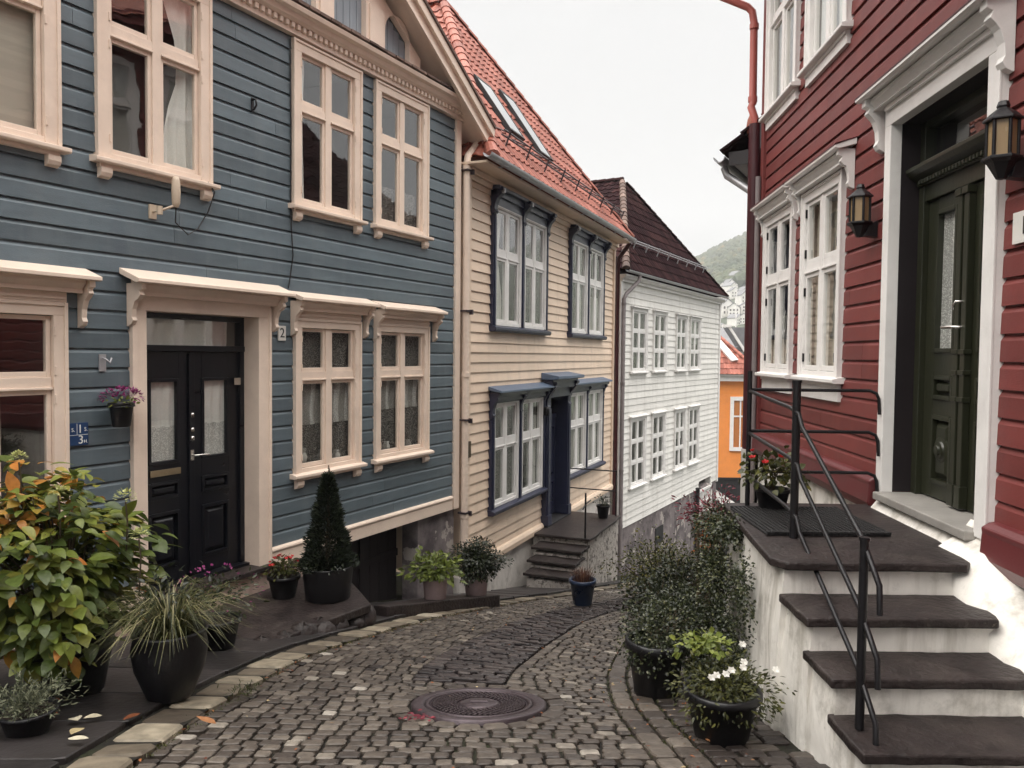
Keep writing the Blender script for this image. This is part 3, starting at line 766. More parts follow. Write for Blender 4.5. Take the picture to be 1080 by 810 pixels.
# things on the blue wall
t = H.put('meter_sign', 'small blue enamel sign with white figures on the blue boards beside the door', 'sign', 7.0, .0, -.66)
b = MB(); b.box(6.865, 7.04, .0, .012, -.755, -.575); b.build('sign_board', M['sign'], t, bevel=.003)
b = MB(); b.box(6.87, 7.035, .0122, .014, -.672, -.669); b.box(6.943, 6.946, .0122, .014, -.669, -.58); b.build('ruled_line', M['inkw'], t)
for body, sz, du, dz in (('1', .095, -.03, .034), ('3', .095, -.025, -.052), ('5.', .042, -.088, .030), ('5.', .042, .018, .030), ('H.', .035, .016, -.066)):
    text('lettering', body, sz, M['inkw'], t, (du, -.0135, dz))
t = H.put('house_number_plate', 'small white plate with a black 2 between the dark door and the window', 'number plate', 9.17, .0, .20)
b = MB(); b.box(9.115, 9.225, .0, .014, .12, .275); b.build('plate', M['plate'], t, bevel=.006)
text('digit', '2', .14, M['ink'], t, (0, -.0155, -.003))
t = H.put('wall_hook', 'small grey metal bracket on the blue boards above the purple flowers', 'hook', 7.18, .0, -.10)
b = MB(); b.box(7.14, 7.20, .0, .010, -.17, -.03); b.tube([(7.17, .01, -.06), (7.17, .05, -.07), (7.20, .06, -.10), (7.22, .05, -.06)], .008, 8); b.build('bracket', M['zinc'], t)
t = H.put('wall_hook', 'small dark iron hook high on the blue boards between upper windows', 'hook', 8.78, .0, 2.42)
b = MB(); b.tube([(8.78, .0, 2.48), (8.78, .05, 2.48), (8.78, .06, 2.42), (8.78, .02, 2.38)], .010, 8); b.box(8.765, 8.795, .0, .01, 2.36, 2.5); b.build('hook', M['iron'], t)
t = H.put('antenna', 'beige plastic antenna capsule on a small wall bracket below an upper window', 'antenna', 7.80, .0, 1.30)
b = MB()
b.lathe([(.001, -.135), (.022, -.13), (.034, -.095), (.038, 0), (.034, .095), (.022, .13), (.001, .135)], (7.77, .15, 1.38), 16)
b.build('capsule', M['beige'], t)
b = MB(); b.box(7.61, 7.68, .0, .015, 1.14, 1.26); b.tube([(7.645, .015, 1.20), (7.645, .10, 1.20), (7.76, .14, 1.26)], .011, 8); b.tube([(7.645, .1, 1.17), (7.645, .1, 1.24)], .025, 8); b.build('bracket', M['beige'], t)
b = MB()
pts = [(7.77, .15, 1.25), (7.78, .13, 1.12), (7.95, .08, 1.04), (8.10, .03, 1.12), (8.22, .03, 1.30), (8.24, .09, 1.47), (8.20, .05, 1.56)]
b.tube(pts, .006, 6); b.build('cable', M['ink'], t)
t = H.put('wall_cable', 'thin black cable running down the blue boards below an upper window', 'cable', 9.30, .0, 1.4)
b = MB(); b.tube([(9.29, .012, 3.25), (9.30, .012, 2.3), (9.295, .012, 1.5), (9.31, .012, 1.25), (9.33, .012, 1.02), (9.29, .012, .80), (9.26, .012, .67)], .007, 6); b.build('cable', M['ink'], t)

# ================================================================= CREAM HOUSE
cream = House('cream_house', 'cream boarded house with navy window surrounds and a steep red tiled roof', -5.35, .411, 1, 12.3, -3.7)
H = cream
C0, C1 = 12.30, 20.55
W1 = (13.16, 15.68); W2 = (17.02, 19.56); W3 = (13.16, 15.60); W4 = (16.98, 19.62)
zu = (.36, 2.50); zl = (-2.55, -.62)
CD = (15.62, 16.96)
holes = [(W1[0] + .05, W1[1] - .05, zu[0] + .05, zu[1] - .05), (W2[0] + .05, W2[1] - .05, zu[0] + .05, zu[1] - .05),
         (W3[0] + .05, W3[1] - .02, zl[0] + .05, zl[1] - .05), (W4[0] + .02, W4[1] - .05, zl[0] + .05, zl[1] - .05), (CD[0] - .02, CD[1] + .04, -3.4, -.5)]
siding(H, C0, C1, -3.16, 2.62, .152, holes, LAP, M['cream'])
b = MB(); wall_backing(b, C0, C1, -3.2, 2.7, holes, -.2, -.046)
b.box(C0, C0 + .1, -7, -.05, -3.3, 2.6); b.box(C1 - .12, C1 - .02, -7, -.2, -6, 2.6); b.box(C0, C1, -7.1, -7, -4, 2.6)
b.build('wall', M['cream'], H.o)
def paired(H, u0, u1, z0, z1, lower, cur1, cur2):
    """two white sashes in one navy surround"""
    mid = (u0 + u1) / 2; b = MB(); c = .13
    for a, e in ((u0, u0 + c), (mid - .10, mid + .10), (u1 - c, u1)): b.box(a, e, -.03, .045, z0 + .08, z1)
    b.box(u0, u1, -.03, .0452, z1 - .16, z1)
    for a in (u0 + .03, mid - .03, u1 - .09): b.box(a, a + .06, .044, .062, z0 + .1, z1 - .2)
    b.prism([(-.02, z0), (.09, z0), (.11, z0 + .03), (.11, z0 + .07), (.045, z0 + .095), (-.02, z0 + .095)], u0 - .03, u1 + .03, 'u')
    fr = b.build('paired_window', M['navy'], H.o, bevel=.005)
    for (a, e), cur in (((u0 + c - .02, mid - .085), cur1), ((mid + .085, u1 - c + .02), cur2)):
        s = window(H, a, e, z0 + .10, z1 - .15, M['wtrim'], rows=(0, .60, 1), cw=.045, sw=.04, mull=.08, trans=.10, pw=-.010, sill=False, casing=True, curtain=cur)
        # the sash hangs in the surround: make it the surround's own sub-part, flattening its pieces into one level
        for ch in list(s.children): ch.parent = fr
        s.name = 'sash_frame'; s.parent = fr
    return fr
f1 = paired(H, *W1, *zu, False, [('left', .5, .3)], [('net', .0, 1)])
f2 = paired(H, *W2, *zu, False, [('net', .0, 1), ('right', .4, .2)], [('sheer', 0, .45)])
f3 = paired(H, *W3, *zl, True, [('net', .0, 1)], [('right', .5, .3), ('net', .5, 1)])
f4 = paired(H, *W4, *zl, True, [('sheer', .0, 1)], [('sheer', .0, 1)])
for fr, (a, c), zt in ((f3, W3, -.50), (f4, W4, -.50)):
    b = MB(); b.prism([(0, zt), (.23, zt - .07), (.23, zt - .10), (0, zt - .06)], a - .06, c + .06, 'u'); b.build('canopy', M['bluecap'], fr, bevel=.004)
    b = MB(); b.box(a + .0, c - .0, .0, .10, zt - .25, zt - .07); b.box(a + .0, c, .10, .17, zt - .16, zt - .075)
    b.build('frieze', M['navy'], fr, bevel=.004)
    for uu in (a - .01, (a + c) / 2 - .05, c - .10):
        b = MB(); corbel(b, uu, .10, zt - .10, .17, .42); b.build('bracket', M['navy'], fr, bevel=.004)
for fr, (a, c), zt in ((f1, W1, 2.62), (f2, W2, 2.62)):
    b = MB(); b.box(a - .02, c + .02, .0, .09, zt - .15, zt - .005); b.box(a - .05, c + .05, .0, .16, zt - .06, zt - .0052)
    b.build('frieze', M['navy'], fr, bevel=.004)
    for uu in (a - .02, (a + c) / 2 - .06, c - .10):
        b = MB(); corbel(b, uu, .12, zt - .03, .20, .42); b.build('bracket', M['navy'], fr, bevel=.004)
    for uu in (a + .005, (a + c) / 2 - .03):
        b = MB(); b.box(uu, uu + .06, .16, .215, zt - .12, zt - .05); b.build('rosette', M['zinc'], fr)
# navy door with pilasters and a taller hood
b = MB()
for a, c in ((CD[0] - .02, CD[0] + .17), (CD[1] - .15, CD[1] + .02)):
    b.box(a, c, -.25, .09, -3.19, -.62); b.box(a + .03, c - .03, .09, .115, -3.0, -1.0); b.box(a - .01, c + .01, -.05, .13, -3.19, -3.0)
b.box(CD[0] - .03, CD[1] + .03, -.25, .12, -.80, -.46)
b.box(CD[0] - .08, CD[1] + .08, .0, .22, -.62, -.46)
for uu in (CD[0] - .03, CD[1] - .12): corbel(b, uu, .15, -.50, .27, .55)
cd = b.build('door', M['navy'], H.o, bevel=.006)
b = MB(); b.prism([(0, -.33), (.34, -.39), (.34, -.44), (.30, -.455), (0, -.455)], CD[0] - .13, CD[1] + .13, 'u'); b.build('canopy', M['bluecap'], cd, bevel=.004)
b = MB()
cm = (CD[0] + CD[1]) / 2
for a, c in ((CD[0] + .17, cm - .003), (cm + .003, CD[1] - .15)):
    panel_door_leaf(b, a, c, -3.17, -1.25, -.17, None, [(-2.95, -2.5), (-2.4, -1.4)], st=.09)
b.box(CD[0] + .17, CD[1] - .15, -.24, -.15, -1.25, -1.17)
b.build('door_leaf', M['navy'], cd, bevel=.003)
b = MB(); b.add([(CD[0] + .17, -.2, -1.17), (CD[1] - .15, -.2, -1.17), (CD[1] - .15, -.2, -.8), (CD[0] + .17, -.2, -.8)], [(0, 1, 2, 3)]); b.build('pane', M['glass'], cd)
b = MB(); b.box(CD[0] + .17, CD[1] - .15, -.3, -.26, -1.2, -.75); b.build('transom_back', M['room'], cd)
b = MB(); b.tube([(cm - .05, -.17, -2.12), (cm - .05, -.11, -2.12), (cm - .16, -.11, -2.12)], .012, 8); b.build('handle', M['steel'], cd)
b = MB(); b.box(CD[0] - .02, CD[1] + .02, -.3, .12, -3.23, -3.192); b.build('doorstep', M['plinthdark'], cd)
b = MB(); b.lathe([(.001, 0), (.05, .01), (.06, .1), (.05, .16), (.001, .17)], (CD[0] - .10, .1, -1.12), 12); b.build('door_lamp', M['iron'], cd)
# skirting board, foundation, trim
b = MB(); b.prism([(-.04, -3.12), (.03, -3.14), (.055, -3.19), (.05, -3.28), (-.04, -3.30)], C0 + .02, CD[0] - .03, 'u'); b.build('base_board', M['cream'], H.o, bevel=.01)
b = MB(); b.prism([(-.04, -3.12), (.03, -3.14), (.055, -3.19), (.05, -3.28), (-.04, -3.30)], CD[1] + .03, C1, 'u'); b.build('base_board', M['cream'], H.o, bevel=.01)
b = MB(); b.box(C0 - .1, C1, -.5, -.03, -6.2, -3.29); b.build('foundation', M['plaster'], H.o)
for a, c in ((C0 - .02, C0 + .10), (C1 - .10, C1 + .02)):
    b = MB(); b.box(a, c, -.1, .028, -3.28, 2.60); b.build('corner_board', M['cream'], H.o, bevel=.004)
b = MB(); b.box(C0 - .05, C1 + .05, -.05, .10, 2.62, 2.70); b.prism([(-.05, 2.55), (.03, 2.55), (.05, 2.62), (-.05, 2.62)], C0 - .05, C1 + .05, 'u')
b.box(C0 - .2, C1 - .06, -.05, .40, 2.701, 2.735)
b.build('cornice', M['cream'], H.o, bevel=.004)
b = MB(); gutter(b, C0 - .35, C1 - .02, .47, 2.80, .07)
for k in range(11): b.box(C0 + .2 + k * .8, C0 + .22 + k * .8, .39, .55, 2.715, 2.725)
b.build('gutter', M['zinc'], H.o)
def hipped_roof(H, u0, u1, zE, wE, ua, wa, za, mat, depth=8, capmat=None, row=.30, wave=.21):
    """front hip triangle facing the street, ridge running back from its apex, two side slopes"""
    r = bpy.data.objects  # noqa
    A = (u0, wE, zE); sl = Vector((0, wa - wE, za - zE)); h = sl.length
    roof = tiled(H, A, (1, 0, 0), sl, [(0, 0), (u1 - u0, 0), (ua - u0 + .02, h), (ua - u0 - .02, h)], mat, 'roof', H.o, row, wave)
    # side slopes
    for ue in (u0, u1):
        s2 = Vector((ua - ue, 0, za - zE)); h2 = s2.length; back = Vector((0, -1, 0))
        off = abs(wa - wE)
        tiled(H, (ue, wE, zE), back, s2, [(0, 0), (depth, 0), (depth, h2), (off, h2)], mat, 'roof_slope', roof, row, wave)
    b = MB()
    hip_caps(b, (u0, wE, zE + .02), (ua, wa, za + .04)); b.build('hip_tile', capmat or mat, roof)
    b = MB(); hip_caps(b, (u1, wE, zE + .02), (ua, wa, za + .04)); hip_caps(b, (ua, wa, za + .04), (ua, wa - depth + off, za + .04)); b.build('ridge_tile', mat, roof)
    return roof
cr = hipped_roof(H, C0 - .05, C1 - .10, 2.84, .42, 16.2, -2.45, 7.05, M['redtile'], 7.5)
def roof_pt(s, a, h=0):   # on the cream front slope: a along u, s up the slope
    sl = Vector((0, -2.87, 4.21)).normalized(); n = Vector((0, 4.21, 2.87)).normalized()
    return Vector((a, .42, 2.84)) + sl * s + n * h
# skylights
for (ua, s0, s1) in ((14.05, 1.0, 2.2), (15.45, .95, 2.45)):
    b = MB(); wd2 = .66
    def ring(a0, a1, q0, q1, h0, h1):
        vs = [roof_pt(q, a, h) for h in (h0, h1) for a, q in ((a0, q0), (a1, q0), (a1, q1), (a0, q1))]
        b.add(vs, [(0, 3, 2, 1), (4, 5, 6, 7), (0, 1, 5, 4), (1, 2, 6, 5), (2, 3, 7, 6), (3, 0, 4, 7)])
    ring(ua, ua + .035, s0, s1, 0, .11); ring(ua + wd2 - .035, ua + wd2, s0, s1, 0, .11); ring(ua + .035, ua + wd2 - .035, s0, s0 + .05, 0, .11); ring(ua + .035, ua + wd2 - .035, s1 - .05, s1, 0, .11)
    sk = b.build('skylight', M['plinthdark'], cr)
    sk.parent = H.o; sk.name = 'skylight'
    b = MB(); vs = [roof_pt(q, a, .105) for a, q in ((ua + .03, s0 + .04), (ua + wd2 - .03, s0 + .04), (ua + wd2 - .03, s1 - .04), (ua + .03, s1 - .04))]
    b.add(vs, [(0, 1, 2, 3)]); b.build('skylight_pane', M['mirrorglass'], sk)
# snow guard rail
b = MB()
for h, s in ((.13, .52), (.20, .55)): b.tube([roof_pt(s, C0 + .7, h), roof_pt(s, C1 - .25, h)], .014, 6)
for k in range(9):
    a = C0 + .9 + k * .88
    b.tube([roof_pt(.42, a, .03), roof_pt(.56, a, .24)], .016, 6); b.tube([roof_pt(.85, a, .03), roof_pt(.55, a, .2)], .012, 6)
b.build('snow_guard', M['cast'], H.o)
b = MB(); b.tube([(C1 - .05, .40, 2.72), (C1 + .03, .2, 2.5), (C1 + .07, .07, 2.35), (C1 + .07, .07, -5.0)], .055, 10); b.build('downpipe', M['darkpipe'], H.o)

# cream house's steps: a thing of its own against the wall
t = H.put('entrance_steps', 'short flight of slate steps with a rubble side wall by the navy door', 'steps', 14.5, .1, -3.9)
b = MB()
b.box(15.16, 17.25, -.02, 1.04, -4.9, -3.27)
for i, (a, z) in enumerate(((14.73, -3.41), (14.40, -3.55), (14.08, -3.69))): b.box(a, a + .60, .17 + .06 * i, 1.02 + .012 * i, -4.6, z - .05 + .001 * i)
b.build('rubble_body', M['rubble'], t, bevel=.02)
b = MB()
def slab(b, u0, u1, w0, w1, z, th, seed=0, n=9):
    """worn stone tread: wavering edges"""
    rr = random.Random(seed); pts = []
    for i in range(n + 1): pts.append((u0 + (u1 - u0) * i / n, w1 + rr.uniform(-.018, .018)))
    for i in range(4): pts.append((u1 + rr.uniform(-.012, .012), w1 + (w0 - w1) * (i + 1) / 5))
    for i in range(n + 1): pts.append((u1 - (u1 - u0) * i / n, w0 + rr.uniform(-.012, .012)))
    for i in range(4): pts.append((u0 + rr.uniform(-.018, .018), w0 + (w1 - w0) * (i + 1) / 5))
    b.prism(pts, z - th, z, 'z')
slab(b, 15.08, 17.28, -.03, 1.10, -3.22, .05, 1)
b.build('tread', M['slate'], t, bevel=.01)
for i, (a, z) in enumerate(((14.67, -3.36), (14.34, -3.50), (14.02, -3.64))):
    b = MB(); slab(b, a, a + .56, .14 + .06 * i, 1.06, z, .05, 10 + i); b.build('tread', M['slate'], t, bevel=.01)
t = H.put('iron_railing', 'short iron railing on the small landing by the navy door', 'railing', 17.0, .9, -3.22)
for (u, w, zt) in ((17.2, 1.0, -2.30), (15.10, 1.0, -2.42)):
    b = MB(); b.tube([(u, w, -3.22), (u, w, zt)], .017, 8); b.build('post', M['iron'], t)
for z in (-2.32, -2.72):
    b = MB(); b.tube([(17.2, .03, z), (17.2, 1.0, z)], .013, 8); b.build('bar', M['iron'], t)
b = MB(); b.tube([(14.95, 1.0, -2.68), (15.10, 1.0, -2.62), (15.4, 1.0, -2.60)], .012, 8); b.build('bar', M['iron'], t)

# ================================================================= WHITE HOUSE
white = House('white_house', 'white boarded house with small paned windows and a dark hipped roof', -8.25, .561, 1, 22.2, -5.5)
H = white
V0, V1 = 22.35, 32.1
wu = [(23.15, 24.32), (24.85, 26.0), (26.92, 28.0), (28.36, 29.52)]
wz = [(-.42, 1.25), (-3.45, -1.62)]
holes = [(a + .03, c - .03, z0 + .02, z1 - .03) for a, c in wu for z0, z1 in wz] + [(29.75, 31.25, -5, -4.2)]
siding(H, V0, V1, -4.44, 1.86, .175, holes, LAP, M['white'])
b = MB(); wall_backing(b, V0, V1, -4.5, 1.9, holes, -.2, -.046); b.box(V0, V0 + .1, -8, -.05, -5, 1.9); b.box(V1 - .12, V1 - .02, -8, -.2, -7, 1.9); b.box(V0, V1, -8.1, -8, -4, 1.9)
b.build('wall', M['white'], H.o)
for i, (a, c) in enumerate(wu):
    for j, (z0, z1) in enumerate(wz):
        fr = window(H, a, c, z0, z1, M['wtrim'], pw=-.012, rows=(0, .34, .67, 1), cw=.09, sw=.035, mull=.07, trans=.045, sill_brackets=False, curtain=[[('net', 0, 1)], [('left', .4, .2)], [('net', .3, 1)], [('sheer', .5, 1)]][(i + j) % 4])
        b = MB(); b.prism([(0, z1 + .055), (.10, z1 + .03), (.10, z1 + .005), (0, z1 + .002)], a - .06, c + .06, 'u'); b.build('hood', M['wtrim'], fr, bevel=.003)
        
for a, c in ((V0 - .02, V0 + .12), (V1 - .13, V1 + .02)):
    b = MB(); b.box(a, c, -.1, .028, -4.5, 1.86); b.build('corner_board', M['wtrim'], H.o, bevel=.004)
b = MB(); b.box(V0 - .02, V1 + .02, -.05, .06, 1.861, 1.93); b.prism([(-.05, 1.931), (.12, 1.931), (.19, 1.99), (.19, 2.03), (-.05, 2.03)], V0 - .1, V1 - .02, 'u'); b.build('cornice', M['wtrim'], H.o, bevel=.004)
b = MB(); gutter(b, V0 - .25, V1 - .10, .28, 2.11, .055)
for k in range(38): b.box(V0 + k * .25, V0 + k * .25 + .02, .21, .34, 2.075, 2.09)
b.build('gutter', M['zinc'], H.o)
b = MB(); b.tube([(V0 + .62, .28, 2.04), (V0 + .60, .26, 1.90), (V0 + .15, .10, 1.55), (V0 + .06, .075, 1.42), (V0 + .06, .075, -6.0)], .05, 10)
for zz in (1.3, -.7, -2.9, -4.3): b.tube([(V0 + .06, .075, zz - .03), (V0 + .06, .075, zz + .03)], .06, 10)
b.build('downpipe', M['greypipe'], H.o)
hipped_roof(H, V0 - .25, V1 - .15, 2.14, .24, 27.2, -1.9, 5.50, M['darktile'], 8.5, M['browntile'], .32, .24)
b = MB()
def wroof(s, a, h=0):
    sl = Vector((0, -2.14, 3.36)).normalized(); n = Vector((0, 3.36, 2.14)).normalized(); return Vector((a, .24, 2.14)) + sl * s + n * h
for h in (.12, .19): b.tube([wroof(.95, V0 + 1.1, h), wroof(.95, V1 - 1.1, h)], .015, 6)
for k in range(9): b.tube([wroof(.8, V0 + 1.3 + k * .95, .02), wroof(.95, V0 + 1.3 + k * .95, .23)], .016, 6)
b.build('snow_guard', M['zinc'], H.o)
b = MB(); b.box(V0, V1, -.5, -.03, -7.2, -4.44); b.build('foundation', M['found'], H.o)
b = MB(); b.box(25.4, 26.1, -.0299, -.01, -5.45, -4.95); b.build('cellar_opening', M['plinthdark'], H.o)
b = MB(); 
for k in range(9): b.box(29.80 + k * .155, 29.86 + k * .155, -.02, .015, -5.35, -4.58)
for z in (-5.40, -4.58, -5.0): b.box(29.74, 31.26, -.03, .03, z, z + .07)
b.box(29.70, 29.80, -.03, .032, -6.6, -4.45); b.box(31.2, 31.3, -.03, .032, -6.6, -4.45)
b.build('slatted_panel', M['wtrim'], H.o, bevel=.004)
t = H.put('gate_post', 'dark slender post against the stained foundation of the white house', 'post', 29.45, .05, -6.0)
b = MB(); b.box(29.40, 29.52, .0, .10, -6.6, -4.4); b.box(29.38, 29.54, -.01, .12, -4.4, -4.36); b.build('post', M['plinthdark'], t)

# ================================================================= RED HOUSE
red = House('red_house', 'dark red boarded house with white window surrounds and a deep green double door', 2.35, .061, -1, -9.2, -1.6)
H = red
R0, R1 = -9.18, 4.0
RW = [(-8.95, -7.86), (-7.56, -6.49)]
rz = (-.17, 1.565); ruz = (2.74, 4.45)
RD = (-5.555, -4.305)
RDZ = (-.955, 1.648)
holes = [(a + .03, c - .03, rz[0] - .02, rz[1] - .03) for a, c in RW] + [(a + .03, c - .03, ruz[0] - .02, ruz[1] - .03) for a, c in [(-9.02, -7.87), (-7.58, -6.48)]] + [(RD[0] - .06, RD[1] + .06, -1.5, RDZ[1] + .06)]
holes += [(2.0 - .03 - 2.9, 3.1 - 2.9, rz[0], rz[1] - .03)]
siding(H, R0, R1, -.90, 4.75, .148, holes, BERGEN, M['red'])
b = MB(); wall_backing(b, R0, R1, -1.2, 4.8, holes, -.2, -.046); b.box(R0, R0 + .1, -6, -.2, -2.5, 4.7); b.box(R1 - .1, R1, -6, -.2, -2, 4.7); b.box(R0, R1, -6.1, -6, -2, 4.7)
b.build('wall', M['red'], H.o)
for i, (a, c) in enumerate(RW):
    cur = [[('left', .28, .2), ('blind', .0, .09)], [('blind', .0, .09)]][i]
    if i == 0: cur = [('sheer', 0, .36)]
    fr = window(H, a, c, *rz, M['wtrim'], rows=(0, .60, 1), cw=.10, mull=.07, trans=.09, curtain=cur, hinges=False, sill_brackets=False, pw=-.004, mp=.018, sw=.036)
    for uu in (a + .104, c - .116):
        for zz in (.0, .62, .98, 1.36):
            b = MB(); b.box(uu, uu + .012, .010, .032, zz - .04, zz + .04); b.build('hinge', M['iron'], fr)
    b = MB(); b.box(a + .01, c - .01, -.02, .028, rz[0] - .20, rz[0] - .079); b.build('apron', M['wtrim'], fr, bevel=.003)
    canopy(H, fr, [-9.06, -7.69][i], [-7.75, -6.28][i], 1.76, .17, .05, M['wtrim'], M['wtrim'], hgt=.32, br=.05, frieze=.14, flash=M['darkpipe'])
fr = window(H, -.93, .2, *rz, M['wtrim'], rows=(0, .60, 1), cw=.105, mull=.075, trans=.09, sill_brackets=False)
for i, (a, c) in enumerate([(-9.02, -7.87), (-7.58, -6.48)]):
    fr = window(H, a, c, *ruz, M['wtrim'], rows=(0, .62, 1), cw=.12, mull=.085, trans=.10, curtain=[('sheer', 0, 1)] if i else [('blind', .0, .06)], sill_brackets=False)
    b = MB(); b.box(a + .01, c - .01, -.02, .03, ruz[0] - .16, ruz[0] - .079); b.build('apron', M['wtrim'], fr, bevel=.003)
# door
b = MB()
for a, c in ((RD[0] - .10, RD[0]), (RD[1], RD[1] + .14)):
    b.box(a, c, -.045, .035, -.985, RDZ[1])
b.box(RD[0] - .10, RD[1] + .14, -.045, .0352, RDZ[1], RDZ[1] + .14)
b.box(RD[0] - .06, RD[1] + .10, .035, .06, RDZ[1] + .105, RDZ[1] + .1402)
b.box(RD[1] + .105, RD[1] + .143, .034, .05, -.985, RDZ[1] + .1)
door = b.build('door', M['wtrim'], H.o, bevel=.004)
canopy(H, door, RD[0] - .27, RD[1] + .22, 1.96, .19, .05, M['wtrim'], M['wtrim'], hgt=.38, br=.07, frieze=.12, flash=M['darkpipe'])
wd = -.20; mid = (RD[0] + RD[1]) / 2
b = MB()
b.box(RD[0] - .02, RD[0] - .0005, wd - .2, -.046, -.95, RDZ[1]); b.box(RD[1] + .0005, RD[1] + .02, wd - .2, -.046, -.95, RDZ[1]); b.box(RD[0] - .02, RD[1] + .02, wd - .2, -.046, RDZ[1] + .0005, RDZ[1] + .02)
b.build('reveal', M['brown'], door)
b = MB()
for a, c in ((RD[0], RD[0] + .075), (RD[1] - .075, RD[1])): b.box(a, c, wd - .05, wd + .03, -.955, RDZ[1])
b.box(RD[0] + .075, RD[1] - .075, wd - .05, wd + .02, 1.09, 1.20)
b.prism([(wd, 1.20), (wd + .045, 1.20), (wd + .05, 1.235), (wd + .10, 1.27), (wd + .125, 1.30), (wd + .125, 1.325), (wd, 1.33)], RD[0] + .0, RD[1] - .0, 'u')
u = RD[0] + .08
while u < RD[1] - .08: b.box(u, u + .022, wd + .045, wd + .075, 1.205, 1.235); u += .042
b.box(RD[0], RD[1], wd - .05, wd + .02, RDZ[1] - .05, RDZ[1])
b.build('door_frame', M['green'], door, bevel=.004)
for a, c in ((RD[0] + .077, mid - .004), (mid + .004, RD[1] - .077)):
    b = MB()
    panel_door_leaf(b, a, c, -.945, 1.088, wd - .01, (.045, 1.0), [(-.27, -.115), (-.84, -.385)], st=.135)
    cx = (a + c) / 2
    for rr, hh in ((.10, .012), (.07, .026), (.04, .042)):   # turned boss on the lower panel
        vs = []; n = 20
        for hh2, r2 in ((wd - .012, rr), (wd - .012 + hh, rr * .82), (wd - .012 + hh, .001)):
            for k in range(n): vs.append((cx + r2 * math.cos(2 * math.pi * k / n), hh2, -.61 + r2 * math.sin(2 * math.pi * k / n)))
        b.add(vs, [(i * n + k, i * n + (k + 1) % n, (i + 1) * n + (k + 1) % n, (i + 1) * n + k) for i in range(2) for k in range(n)], .5, 0, True)
    b.build('door_leaf', M['green'], door, bevel=.004)
b = MB()   # twin half columns at the meeting stile
for du in (-.042, .042):
    b.box(mid + du - .028, mid + du + .028, wd - .009, wd + .035, -.80, 1.06)
    for zz in (-.94, -.27, -.10, .03): b.box(mid + du - .036, mid + du + .036, wd - .008, wd + .045, zz, zz + .03)
    b.box(mid + du - .034, mid + du + .034, wd - .008, wd + .044, -.94, -.80); b.box(mid + du - .036, mid + du + .036, wd - .008, wd + .05, 1.03, 1.075)
b.build('meeting_column', M['green'], door, bevel=.004)
b = MB(); ps = [(RD[0] + .212, mid - .139), (mid + .139, RD[1] - .212)]
for a, c in ps: b.add([(a, wd - .03, .045), (c, wd - .03, .045), (c, wd - .03, 1.0), (a, wd - .03, 1.0)], [(0, 1, 2, 3)])
b.add([(RD[0] + .075, wd - .03, 1.33), (RD[1] - .075, wd - .03, 1.33), (RD[1] - .075, wd - .03, RDZ[1] - .05), (RD[0] + .075, wd - .03, RDZ[1] - .05)], [(0, 1, 2, 3)])
b.build('pane', M['glass'], door)
b = MB()
for a, c in ps: curtain_grid(b, a, c, .045, 1.0, wd - .043, .009, 60, 40)
b.build('curtain', M['lace'], door)
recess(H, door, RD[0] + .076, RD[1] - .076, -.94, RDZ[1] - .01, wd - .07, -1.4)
b = MB(); b.tube([(mid + .02, wd + .03, .20), (mid + .02, wd + .075, .20), (mid - .13, wd + .08, .205)], .011, 8)
b.build('handle', M['steel'], door)
b = MB(); b.tube([(mid + .03, wd + .03, .36), (mid + .03, wd + .075, .36), (mid + .0, wd + .075, .34), (mid + .0, wd + .075, .31)], .009, 8); b.build('latch', M['steel'], door)
b = MB(); b.box(RD[1] - .20, RD[1] - .11, wd - .008, wd + .02, -.07, .03); b.build('lock_plate', M['plate'], door, bevel=.003)
b = MB(); b.box(RD[1] - .23, RD[1] - .12, wd - .008, wd + .018, -.24, -.19); b.build('letter_slot', M['steel'], door, bevel=.003)
b = MB(); b.box(RD[0] - .01, RD[1] + .01, -.45, .09, -1.01, -.956); b.build('doorstep', M['greystep'], door, bevel=.008)
b = MB()   # heavy red skirting board with rounded ends
for a, c in ((R0, RD[0] - .115), (RD[1] + .145, R1)):
    b = MB(); b.prism([(-.04, -.86), (.035, -.875), (.075, -.90), (.07, -.93), (.08, -1.06), (.05, -1.13), (-.04, -1.14)], a, c, 'u')
    b.build('skirting_board', M['redtrim'], H.o, bevel=.012)
b = MB(); b.box(R0, R1, -.4, -.012, -3.6, -1.10); b.prism([(-.012, -1.02), (.03, -1.012), (.10, -1.10), (.12, -1.20), (-.012, -1.20)], RD[0] - .05, RD[1] + .10, 'u'); b.build('plinth', M['plasterw'], H.o)
b = MB(); b.box(R0 - .02, R0 + .10, -.1, .03, -1.0, 4.7); b.build('corner_board', M['red'], H.o, bevel=.004)
b = MB(); b.box(R0 - .3, R1, .0, .55, 4.78, 4.83); b.box(R0 - .3, R1, .52, .58, 4.78, 4.98); b.build('eaves', M['red'], H.o)
b = MB(); b.add([(R0 - .35, .62, 4.9), (R1, .62, 4.9), (R1, -3.2, 8.4), (R0 - .35, -3.2, 8.4), (R0 - .35, -7, 4.9), (R1, -7, 4.9)], [(0, 1, 2, 3), (3, 2, 5, 4)]); b.build('roof', M['redtile'], H.o)
b = MB(); b.add([(R0 + .01, -.1, 4.7), (R0 + .01, -6, 4.7), (R0 + .01, -3.2, 8.3)], [(0, 1, 2)]); b.build('gable', M['red'], H.o)
b = MB()
b.tube([(R0 - .30, .70, 4.60), (R0 - .30, .66, 4.43), (R0 - .28, .62, 4.37), (R0 - .20, .17, 4.14), (R0 - .19, .12, 4.08), (R0 - .18, .10, 3.95), (R0 - .16, .10, 3.0), (R0 - .16, .12, 2.96), (R0 - .14, .07, 2.80), (R0 - .14, .07, 2.7)], .045, 10)
for zz in (3.9, 3.05): b.tube([(R0 - .17, .10, zz - .03), (R0 - .17, .10, zz + .03)], .055, 10)
b.build('upper_downpipe', M['redpipe'], H.o)
